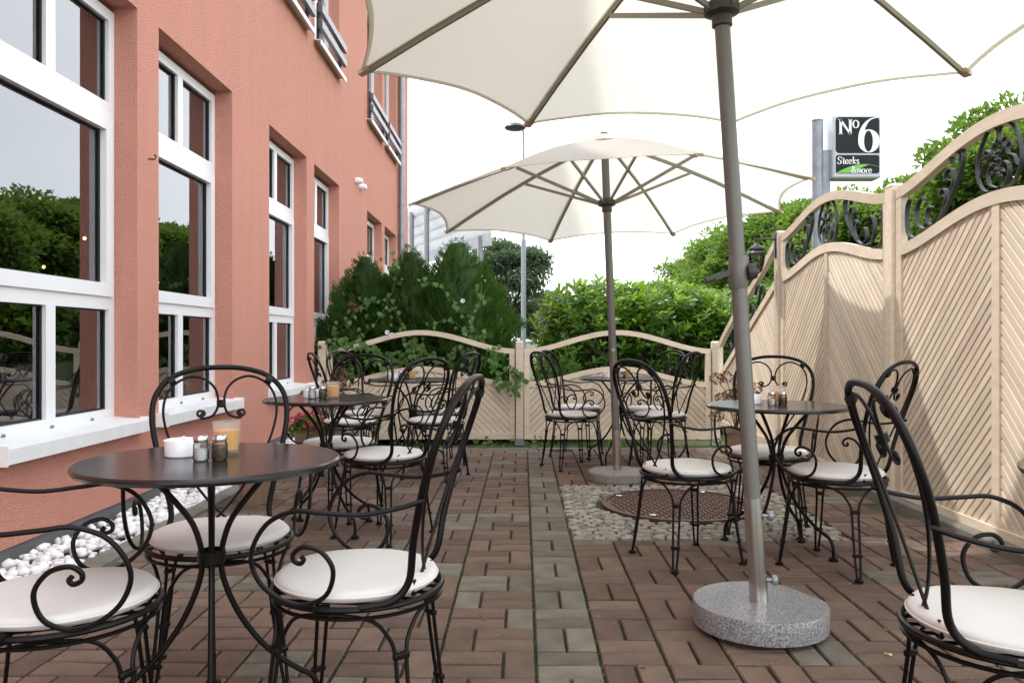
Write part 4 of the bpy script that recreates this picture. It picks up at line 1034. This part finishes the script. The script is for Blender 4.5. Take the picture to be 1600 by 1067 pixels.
# ------------------------------------------------------------------ trees
def make_tree(name, loc, Ht, rx, rz_, nl, leaf, matname, label, group, cz=None, nclump=46, seed=0):
    g_ = np.random.default_rng(seed)
    t = empty(name, loc, 0, label, 'tree', group)
    cz = cz or Ht-rz_; th = cz+rz_*.3
    tr = MB(); tr.tube(cr([(0, 0, 0), (.05*rx, .03, th*.35), (-.03*rx, .05, th*.7), (0, 0, th)], 5), [max(.03, .10*rx*(1-.8*i/15)) for i in range(16)], 8); tr.build('trunk', 'bark', t)
    ctr = unit(g_.standard_normal((nclump, 3))); ctr[:, 2] = np.where(ctr[:, 2] < -.55, -ctr[:, 2], ctr[:, 2])
    rad = g_.uniform(.45, .95, nclump)**.6; ctr = ctr*rad[:, None]*np.array([rx, rx, rz_])*.86+np.array([0, 0, cz])
    lb = MB()
    for k in range(0, nclump, 3):
        e = ctr[k]; s0 = Vector((0, 0, th*random.uniform(.45, .9))); m1 = s0.lerp(Vector(e), .5)+Vector((0, 0, -.1*rx)); lb.tube([s0, m1, Vector(e)], [.04*rx, .025*rx, .008*rx], 5)
    lb.build('limbs', 'bark', t)
    per = nl//nclump; P = []; D = []; Nn = []
    for k in range(nclump):
        cr_ = g_.uniform(.20, .37)*rx
        d = unit(g_.standard_normal((per, 3))); r = g_.random((per, 1))**.45
        d[:, 2] = np.where(g_.random(per) < .35, np.abs(d[:, 2]), d[:, 2])
        P.append(ctr[k]+d*r*cr_*np.array([1.15, 1.15, .72])); out = unit(ctr[k]-np.array([0, 0, cz])+1e-6)
        D.append(unit(d*.8+out*.5+g_.standard_normal((per, 3))*.5+np.array([0, 0, -.25]))); Nn.append(unit(d*.4+np.array([0, 0, .9])+g_.standard_normal((per, 3))*.45))
    P, D, Nn = np.concatenate(P), np.concatenate(D), np.concatenate(Nn); n = len(P)
    np_mesh('crown', leaf_cloud(P, D, Nn, leaf*g_.uniform(.7, 1.3, n), leaf*.62*g_.uniform(.7, 1.2, n)), LEAF_F, 4, matname, t)
    return t
TR = [(9.3, 12.6, 5.6, 1.9), (9.0, 15.5, 5.75, 1.9), (9.2, 18.2, 5.05, 1.9), (9.0, 21.0, 5.2, 2.1), (9.1, 24.5, 5.7, 2.2), (9.0, 28.0, 6.1, 2.4), (9.2, 32, 6.3, 2.5), (9.0, 37, 6.6, 2.6), (8.9, 43, 6.0, 2.4), (9.0, 50, 5.3, 2.2)]
tl = ['leafy green tree at the street end of the row, past the tall fence', 'leafy green tree behind the crest of the tall fence', 'leafy green tree behind the dip between tall fence panels', 'leafy green tree beneath the box sign', 'leafy green tree behind the lantern panel scrolls', 'leafy green tree behind the lantern and sloping fence panel', 'leafy green tree between the parasol pole and the laurel', 'leafy green tree rising behind the laurel hedge end', 'smaller leafy tree standing far down the green row', 'smallest leafy tree at the far end of the green row']
for i, (x, y, hh, r) in enumerate(TR):
    nl = 20000 if y < 33 else 11000
    make_tree('broadleaf_tree', (x+r*.35, y, -.22), hh+.22, r, hh*.46, nl, .16 if y < 22 else .20, 'leaf_tree', tl[i], 'row of leafy trees beyond the tall fence', seed=30+i, nclump=52)
make_tree('broadleaf_tree', (-.45, 38, -.22), 6.6, 2.15, 3.0, 20000, .19, 'leaf_far', 'dark hazy rounded tree behind the conifers and street lamp', 'far trees beyond the back fence', seed=5)
make_tree('broadleaf_tree', (1.4, 46, -.22), 4.3, 1.8, 1.9, 9000, .20, 'leaf_far', 'low hazy tree between the street lamp and the laurel', 'far trees beyond the back fence', seed=6)
make_tree('broadleaf_tree', (3.2, 60, -.22), 4.4, 2.6, 2.0, 9000, .26, 'leaf_far', 'distant pale tree behind the laurel, nearest the open sky', 'far trees beyond the back fence', seed=8)

# ------------------------------------------------------------------ conifers
def make_thuja(loc, Ht, r0, n, label, seed, power=.8):
    g_ = np.random.default_rng(seed); t = empty('thuja', loc, 0, label, 'conifer', 'clipped conifers behind the back fence')
    MB().tube([(0, 0, 0), (.01, 0, Ht*.5), (0, 0, Ht*.9)], [.045, .03, .01], 8).build('trunk', 'bark', t)
    core = MB(); NA = 26; lv = [i/16 for i in range(17)]; CV = []; CF = []
    for i, t_ in enumerate(lv):
        for k in range(NA):
            a_ = 2*math.pi*k/NA; z_ = Ht*(.03+.93*t_); q_ = z_/Ht
            r_ = r0*min(1, (1-q_)**power*2.0)*(.75+.25*min(1, q_*4+.35))*(1+.11*math.sin(a_*5+z_*9+seed)+.09*math.sin(a_*3-z_*17+seed*2))*.74
            CV.append((r_*math.cos(a_), r_*math.sin(a_), z_-.03))
    for i in range(16):
        for k in range(NA): CF.append((i*NA+k, i*NA+(k+1) % NA, (i+1)*NA+(k+1) % NA, (i+1)*NA+k))
    core.add(CV, CF).build('inner_foliage', 'leaf_thuja', t)
    nf = n//24; u_ = g_.random(nf); z = Ht*(1-(1-u_)**.62); a = g_.random(nf)*2*np.pi; tt = z/Ht
    rad = r0*np.minimum(1, (1-tt)**power*2.0)*(.75+.25*np.minimum(1, tt*4+.35))+.01
    lump = 1+.11*np.sin(a*5+z*9+seed)+.09*np.sin(a*3-z*17+seed*2)
    r = rad*lump*g_.uniform(.70, .99, nf)
    B = np.stack([r*np.cos(a), r*np.sin(a), z-.07], 1); out = np.stack([np.cos(a), np.sin(a), np.zeros(nf)], 1); tan = np.stack([-np.sin(a), np.cos(a), np.zeros(nf)], 1)
    D = unit(out*g_.uniform(.45, 1.2, (nf, 1))+np.array([0, 0, 1.])+tan*g_.normal(0, .35, (nf, 1)))
    Nn = unit(tan*1.0+out*g_.normal(0, .6, (nf, 1))); S = unit(np.cross(D, Nn)); FL = g_.uniform(.07, .15, nf)*np.clip(rad/r0+.3, .5, 1)
    P_, D_, N_, L_ = [], [], [], []
    for k in range(24):
        f_ = .12+.88*(k//2)/11; sd = 1 if k % 2 else -1
        P_.append(B+D*(FL*f_)[:, None]+S*(sd*.006)); D_.append(unit(D*(.75+.5*f_)+S*(sd*(1.0-.45*f_))+g_.normal(0, .18, (nf, 3)))); N_.append(unit(Nn+g_.normal(0, .35, (nf, 3)))); L_.append(FL*(.42-.16*f_)*g_.uniform(.8, 1.2, nf))
    P_, D_, N_, L_ = np.concatenate(P_), np.concatenate(D_), np.concatenate(N_), np.concatenate(L_)
    np_mesh('foliage', leaf_cloud(P_, D_, N_, L_, L_*.26), LEAF_F, 4, 'leaf_thuja', t)
    return t
TH = [(-1.86, 9.85, 2.38, .50, 'bushy conifer beside the salmon wall, with a brown dead sprig'), (-1.30, 9.85, 2.44, .52, 'pointed conifer in the middle of the clipped group'), (-.73, 10.05, 2.58, .72, 'tallest and broadest pointed conifer of the clipped group'), (-1.99, 9.62, 1.72, .29, 'low conifer bulge squeezed between the wall and the fence end')]
for i, (x, y, hh, r, lab) in enumerate(TH): make_thuja((x, y, -.22), hh, r, 96000 if i < 3 else 36000, lab, 11+i, .8)

# ------------------------------------------------------------------ shrubs and vine
def leaf_mesh(name, outline, fold, matname, curl=.0):
    """outline: half outline (x across, y along); folded along the midrib"""
    n = len(outline); V = []; 
    ym = [p[1] for p in outline]
    mid = [(0, y, -curl*y*y) for y in ym]; rt = [(x, y, abs(x)*fold-curl*y*y) for x, y in outline]; lt = [(-x, y, abs(x)*fold-curl*y*y) for x, y in outline]
    V = mid+rt+lt; F = []
    for i in range(n-1): F += [(i, n+i, n+i+1, i+1), (i, i+1, 2*n+i+1, 2*n+i)]
    me = MB().add(V, F).mesh(name, smooth=True, ang=60); me.materials.append(M[matname]); return me
heart = leaf_mesh('vine_leaf', [(.0, .12), (.22, -.02), (.42, .10), (.46, .30), (.36, .52), (.20, .76), (.0, 1.0)], .25, 'leaf_vine', .18)
lau = leaf_mesh('leaf', [(.0, 0), (.10, .12), (.185, .35), (.20, .55), (.14, .80), (.0, 1.0)], .35, 'leaf_laurel', .20)
lau_lit = leaf_mesh('lit_young_leaf', [(.0, 0), (.10, .12), (.185, .35), (.20, .55), (.14, .80), (.0, 1.0)], .35, 'leaf_lit_young', .20)
def frame_m(P, D, Nn, s):
    D = Vector(D).normalized(); S = D.cross(Vector(Nn)); S = S.normalized() if S.length > 1e-4 else Vector((1, 0, 0)); Z = S.cross(D)
    m_ = Matrix((S, D, Z)).transposed().to_4x4() @ Matrix.Diagonal((s, s, s, 1)); return Matrix.Translation(P) @ m_
def put_leaf(me, mtx, parent, name='leaf'):
    o = bpy.data.objects.new(name, me); COL.objects.link(o); o.parent = parent; o.matrix_local = mtx; return o
def leaf_bulk(me, mats, name, matname, parent):
    V0 = np.array([v.co[:] for v in me.vertices]); F0 = [tuple(p.vertices) for p in me.polygons]
    Mx = np.array([[list(r) for r in m_] for m_ in mats]); V = np.einsum('nij,kj->nki', Mx[:, :3, :3], V0)+Mx[:, None, :3, 3]
    q = [f for f in F0 if len(f) == 4]
    o = np_mesh(name, V, q, len(V0), matname, parent); o.data.polygons.foreach_set('use_smooth', [True]*len(o.data.polygons)); o['kind'] = 'stuff'; return o
def laurel(loc, rx, ry, Ht, n, nshow, label, seed, size=.125):
    rd = random.Random(seed); t = empty('laurel_bush', loc, 0, label, 'shrub', 'glossy laurel bushes behind the back fence')
    st = MB(); mats = []
    tips = []
    for k in range(int(n/11)):
        a = rd.random()*6.28; rr_ = rd.random()**.5; hh = Ht*(.25+.75*rd.random()**.55)*(1-.16*rr_**3)
        tips.append(Vector((rx*rr_*math.cos(a), ry*rr_*math.sin(a), hh)))
    for q in tips:
        base = Vector((q.x*.45, q.y*.45, 0)); dirn = (Vector((q.x*.7+rd.gauss(0, .35), q.y*.5-.45+rd.gauss(0, .3), .75))).normalized()
        if rd.random() < .22: st.tube([base, base.lerp(q, .6)+Vector((0, 0, .1)), q], [.012, .008, .004], 4)
        for j in range(11):
            a = j*2.4+rd.random(); side = Vector((math.cos(a), math.sin(a), 0)); side = side-dirn*side.dot(dirn)
            up_k = j/11
            D = (side.normalized()*(1-.45*up_k)+dirn*(.25+.8*up_k)); P = q-dirn*(.16*(1-up_k))
            mats.append((P, D, (dirn+Vector((rd.gauss(0, .3), rd.gauss(0, .3), .2))), size*rd.uniform(.7, 1.2)*(.85 if up_k > .5 else 1), (q.z > Ht*.72 and up_k > .3) or (up_k > .7 and rd.random() < .35)))  # leaves near the bush top take the colour brightened for sun
    st.build('stems', 'bark', t)
    mats.sort(key=lambda m_: m_[0].y)
    front = mats[:nshow*3]; rd.shuffle(front); show = front[:nshow]; bulk = front[nshow:]+mats[nshow*3:]
    for m_ in show: put_leaf(lau_lit if m_[4] else lau, frame_m(*m_[:4]), t)
    leaf_bulk(lau, [frame_m(*m_[:4]) for m_ in bulk if not m_[4]], 'foliage', 'leaf_laurel', t)
    leaf_bulk(lau_lit, [frame_m(*m_[:4]) for m_ in bulk if m_[4]], 'lit_young_foliage', 'leaf_lit_young', t)
laurel((1.05, 10.6, -.22), .75, .6, 2.05, 5200, 90, 'bright laurel bush with loose shoots beside the street lamp', 3)
laurel((1.95, 10.55, -.22), .85, .6, 2.03, 5600, 90, 'bright laurel bush filling the arch of the back fence', 4)
laurel((2.95, 10.5, -.22), .70, .6, 1.95, 4600, 80, 'bright laurel bush behind the sloping fence panel', 5)
laurel((1.5, 11.4, -.22), 1.3, .6, 1.95, 4000, 30, 'dark laurel bush standing behind the bright ones', 6)
# low small-leaved bush left of the laurels
def small_bush(loc, rx, ry, Ht, n, label, seed, size=.05):
    g_ = np.random.default_rng(seed); t = empty('leafy_shrub', loc, 0, label, 'shrub')
    d = unit(g_.standard_normal((n, 3))); d[:, 2] = np.abs(d[:, 2]); r = g_.random((n, 1))**.4
    P = d*r*np.array([rx, ry, Ht])*(1+.15*np.sin(d[:, :1]*9+d[:, 2:]*7)); D = unit(d+g_.standard_normal((n, 3))*.6+np.array([0, 0, .2])); Nn = unit(np.array([0, 0, 1.])+d*.5+g_.standard_normal((n, 3))*.5)
    np_mesh('foliage', leaf_cloud(P, D, Nn, size*g_.uniform(.6, 1.4, n), size*.55*g_.uniform(.7, 1.3, n)), LEAF_F, 4, 'leaf_weed', t)
    st = MB()
    for k in range(14): e = P[k*7]; st.tube([(0, 0, 0), (e[0]*.5, e[1]*.5, e[2]*.4), tuple(e)], .005, 4)
    st.build('stems', 'bark', t); return t
small_bush((.55, 9.85, -.22), .55, .40, 1.12, 5000, 'light green small-leaved shrub peeking through the fence arch', 9)
small_bush((-.02, 9.75, -.22), .22, .25, 1.15, 2200, 'light green shrub behind the middle fence post', 10)
# bindweed
vine = empty('bindweed_vine', (-1.1, 9.3, -.22), 0, 'heart-leaved green vine climbing over fence panel and conifers', 'vine')
VO = Vector((-1.1, 9.3, -.22)); rd = random.Random(5); stem = MB(); LV = []
def px(x, y, Y): return Vector(((x-VPX)/FPX*Y, Y, 1+(VPY-y)/FPX*Y))
runs = []
for (pts) in ([(510, 545, 9.15), (545, 535, 9.12), (580, 545, 9.12), (600, 575, 9.1)], [(530, 560, 9.3), (560, 530, 9.4), (590, 500, 9.5), (615, 450, 9.55), (618, 415, 9.6), (612, 400, 9.65)],
              [(600, 600, 9.35), (625, 565, 9.35), (650, 540, 9.35), (680, 560, 9.4), (720, 545, 9.35)], [(730, 590, 9.3), (740, 560, 9.3), (735, 520, 9.35), (715, 480, 9.5), (690, 450, 9.55), (650, 435, 9.55)],
              [(790, 600, 9.1), (775, 580, 9.12), (770, 555, 9.15), (755, 530, 9.2), (735, 500, 9.4), (750, 470, 9.5), (752, 440, 9.55)], [(560, 470, 9.45), (600, 470, 9.4), (625, 500, 9.4), (640, 530, 9.4), (660, 555, 9.4)],
              [(520, 520, 9.35), (545, 500, 9.4), (560, 480, 9.45), (590, 470, 9.5)], [(540, 580, 9.35), (580, 560, 9.35), (620, 555, 9.35), (670, 575, 9.4), (700, 590, 9.4)], [(800, 575, 9.1), (812, 590, 9.08), (795, 610, 9.08)],
              [(690, 570, 9.35), (760, 560, 9.3), (790, 555, 9.2)], [(505, 560, 9.3), (520, 575, 9.3), (570, 590, 9.3), (640, 595, 9.35)], [(640, 560, 9.4), (660, 520, 9.45), (700, 500, 9.5), (730, 520, 9.4)]):
    def surf(x, y, Y):
        if Y < 9.2: return px(x, y, Y)
        q_ = px(x, y, 9.6); best = 9.34
        for (tx_, ty_, th_, tr_, _l) in TH:
            zz_ = min(max((q_.z+.22)/th_, 0), .98); rr_ = tr_*min(1, (1-zz_)**.8*2.0)*1.12; dx_ = q_.x-tx_
            if abs(dx_) < rr_: best = min(best, ty_-math.sqrt(rr_*rr_-dx_*dx_)-.04) if best != 9.34 else ty_-math.sqrt(rr_*rr_-dx_*dx_)-.04
        return px(x, y, max(best, 9.27))
    P = cr([surf(*p)-VO for p in pts], 10); stem.tube(P, .003, 5)
    for i, q in enumerate(P):
        for r_ in range(2 if q.z < 1.28 else rd.choice((0, 1, 1))):
            D = Vector((rd.gauss(0, .45), -.25, -.85)); Nn = Vector((rd.gauss(0, .35), -1, .45+rd.gauss(0, .25)))
            LV.append((q+Vector((rd.gauss(0, .035), rd.gauss(-.02, .02), rd.gauss(0, .04))), D, Nn, rd.uniform(.038, .070)))
stem.build('stem', 'leaf_vine', vine)
rd.shuffle(LV)
for q in LV[:290]: put_leaf(heart, frame_m(*q), vine, 'vine_leaf')
leaf_bulk(heart, [frame_m(*q) for q in LV[290:]], 'more_vine_leaves', 'leaf_vine', vine)
for (x, y, Y) in ((605, 519, 9.1), (723, 470, 9.35), (612, 523, 9.09)):
    q = px(x, y, Y)-VO; mt = Matrix.Translation(q) @ Matrix.Rotation(R(70), 4, 'X')
    MB().lathe([(.004, -.04), (.009, -.02), (.018, -.004), (.027, 0), (.018, -.002), (.007, -.02)], 12, (0, 0, 0), mt).build('white_bloom', 'petal_white', vine)
# dead sprig
g_ = np.random.default_rng(2); n = 260; q = np.array(px(552, 481, 9.42)-Vector((-1.86, 9.85, -.22)))
P = q+g_.standard_normal((n, 3))*np.array([.025, .02, .04]); D = unit(g_.standard_normal((n, 3))); o = np_mesh('dead_sprig', leaf_cloud(P, D, unit(g_.standard_normal((n, 3))), np.full(n, .04), np.full(n, .008)), LEAF_F, 4, 'dried', [c for c in bpy.data.objects if c.get('label', '').startswith('bushy conifer')][0])
# weeds along the back kerb
g_ = np.random.default_rng(4); n = 460
cx = g_.uniform(-1.7, 2.2, 60); ci = g_.integers(0, 60, n)
P = np.stack([cx[ci]+g_.normal(0, .05, n), 7.48+g_.normal(0, .06, n), -.20+g_.random(n)*.26], 1); P[:, 1] = np.maximum(P[:, 1], 7.385)
D = unit(g_.standard_normal((n, 3))*.6+np.array([0, -.5, .5])); Nn = unit(np.array([0, -.3, 1.])+g_.standard_normal((n, 3))*.4)
o = np_mesh('weeds', leaf_cloud(P, D, Nn, g_.uniform(.03, .08, n), g_.uniform(.02, .05, n)), LEAF_F, 4, 'leaf_weed'); o['kind'] = 'stuff'; tag(o, 'straggling green weeds growing behind the paving edge', 'weeds')
# moss tufts in the paving joints
n = 7000; ys = 2.0+g_.random(n)**1.3*5.2; 
sx_ = np.array([s[0] for s in strips if -1.75 < s[0] < 2.2]); X = g_.choice(sx_, n)+g_.normal(0, .0035, n)
keep = g_.random(n) < (.35+.65*np.exp(-((X-.1)/.35)**2)); X, ys = X[keep], ys[keep]
Xr = X*math.cos(PROT)-ys*math.sin(PROT); Yr = X*math.sin(PROT)+ys*math.cos(PROT)
ok = ~((X > PU[0]+.01) & (X < PU[1]) & (ys > PU[2]) & (ys < PU[3])); Xr, Yr = Xr[ok], Yr[ok]; n = len(Xr)
P = np.stack([Xr, Yr, np.full(n, -.013)], 1); D = unit(g_.standard_normal((n, 3))*.8+np.array([0, 0, .5])); 
o = np_mesh('joint_moss', leaf_cloud(P, D, unit(g_.standard_normal((n, 3))+np.array([0, 0, .8])), g_.uniform(.006, .015, n), g_.uniform(.004, .008, n)), LEAF_F, 4, 'leaf_weed'); o['kind'] = 'stuff'; tag(o, 'tiny moss tufts in the joints between the pavers', 'moss')

# ------------------------------------------------------------------ flower pots
def pot(name, loc, r, h_, label, kind, seed):
    g_ = np.random.default_rng(seed); t = empty(name, loc, 0, label, 'flower pot')
    MB().lathe([(0, 0), (r*.68, 0), (r*.95, h_*.82), (r*1.04, h_*.83), (r*1.06, h_), (r*.94, h_), (r*.88, h_*.86), (0, h_*.86)], 28).build('pot', 'terracotta', t)
    if kind == 'dried':
        st = MB(); V = []
        for k in range(16):
            a = g_.random()*6.28; e = np.array([math.cos(a)*r*g_.uniform(.5, 1.75), math.sin(a)*r*g_.uniform(.3, 1.3), h_+g_.uniform(.10, .46)]); st.tube(cr([(0, 0, h_*.85), (e[0]*.4, e[1]*.4, h_+(e[2]-h_)*.6), tuple(e)], 3), .003, 5)
            n = 110; d = unit(g_.standard_normal((n, 3))); P = e+d*.055*np.array([1, 1, .75]); V.append(leaf_cloud(P, unit(d+g_.standard_normal((n, 3))*.6), unit(d+g_.standard_normal((n, 3))*.4), g_.uniform(.012, .026, n), g_.uniform(.012, .020, n)))
        st.build('stalks', 'bark', t); np_mesh('dried_blooms', np.concatenate(V), LEAF_F, 4, 'dried', t)
    else:
        n = 500; d = unit(g_.standard_normal((n, 3))); d[:, 2] = np.abs(d[:, 2]); P = np.array([0, 0, h_*.9])+d*np.array([r*1.35, r*1.35, r*1.0])*g_.random((n, 1))**.4
        np_mesh('leaves', leaf_cloud(P, unit(d+g_.standard_normal((n, 3))*.5), unit(np.array([0, 0, 1.])+g_.standard_normal((n, 3))*.5), g_.uniform(.03, .055, n), g_.uniform(.02, .03, n)), LEAF_F, 4, 'leaf_weed', t)
        V = []
        for k in range(12):
            dd = unit(g_.standard_normal(3)); dd[2] = abs(dd[2])*.7+.3; e = np.array([0, 0, h_*.9])+dd*np.array([r*1.3, r*1.3, r*1.2]); m_ = 40; d2 = unit(g_.standard_normal((m_, 3))); V.append(leaf_cloud(e+d2*.022, d2, unit(g_.standard_normal((m_, 3))), np.full(m_, .018), np.full(m_, .016)))
        pb = np_mesh('pink_blooms', np.concatenate(V), LEAF_F, 4, 'petal_pink', t); pb['kind'] = 'stuff'
    return t
pot('flower_pot', (-1.60, 4.92, 0), .125, .20, 'terracotta pot with pink flowers beside the gravel kerb', 'pink', 1)
pot('flower_pot', (-1.62, 6.25, 0), .12, .30, 'pink flowering pot further along the wall beside the kerb', 'pink', 2)
pot('flower_pot', (1.93, 6.95, 0), .115, .24, 'terracotta pot of dried brown blooms near the back corner', 'dried', 3)
pot('flower_pot', (-1.62, 7.0, 0), .13, .26, 'pot of dried brown stalks before the vine-covered fence by the wall', 'dried', 4)

# ------------------------------------------------------------------ litter on the paving
dl = leaf_mesh('fallen_leaf', [(.0, 0), (.25, .2), (.32, .5), (.15, .8), (0, 1)], .35, 'dryleaf', .3)
spots = [(.62, 3.62, .05, 'dry brown leaf lying in front of the cobbled patch'), (.10, 6.1, .03, 'orange dry leaf on the grey paving strip'), (-.12, 2.85, .022, 'curled dry leaf on brown paving beside the grey strip'), (.40, 2.42, .022, 'small dry leaf on the paving between grey strip and granite base'), (.30, 2.25, .02, 'tiny dry leaf on the grey paving strip level with the granite base'), (1.62, 5.75, .04, 'dry leaf on the paving behind the cobbled patch')]
for x, y, s, lab in spots:
    o = bpy.data.objects.new('fallen_leaf', dl); COL.objects.link(o); o.location = (x, y, .004); o.rotation_euler = (R(6), R(8), random.random()*6); o.scale = (s, s, s); tag(o, lab, 'leaf', 'fallen leaves on the paving')
n = 420; P = np.stack([rng.uniform(-1.7, 2.2, n), 1.9+rng.random(n)**1.3*5.3, np.full(n, .0025)], 1); D = unit(rng.standard_normal((n, 3))*np.array([1, 1, .1])); 
o = np_mesh('paving_debris', leaf_cloud(P, D, unit(np.array([0, 0, 1.])+rng.standard_normal((n, 3))*.2), rng.uniform(.004, .013, n), rng.uniform(.003, .006, n)), LEAF_F, 4, 'debris'); o['kind'] = 'stuff'; tag(o, 'tiny pale crumbs and dry bits strewn over the pavers', 'debris')
cg = empty('cigarette_end', (1.185, 2.52, .0055), R(-40), 'cigarette end on the paving beside the granite parasol base', 'cigarette end')
MB().tube([(-.012, 0, 0), (.003, 0, 0)], .0038, 8).build('filter', 'orange', cg); MB().tube([(.0031, 0, 0), (.010, 0, 0)], .0037, 8).build('paper', 'cloth', cg)
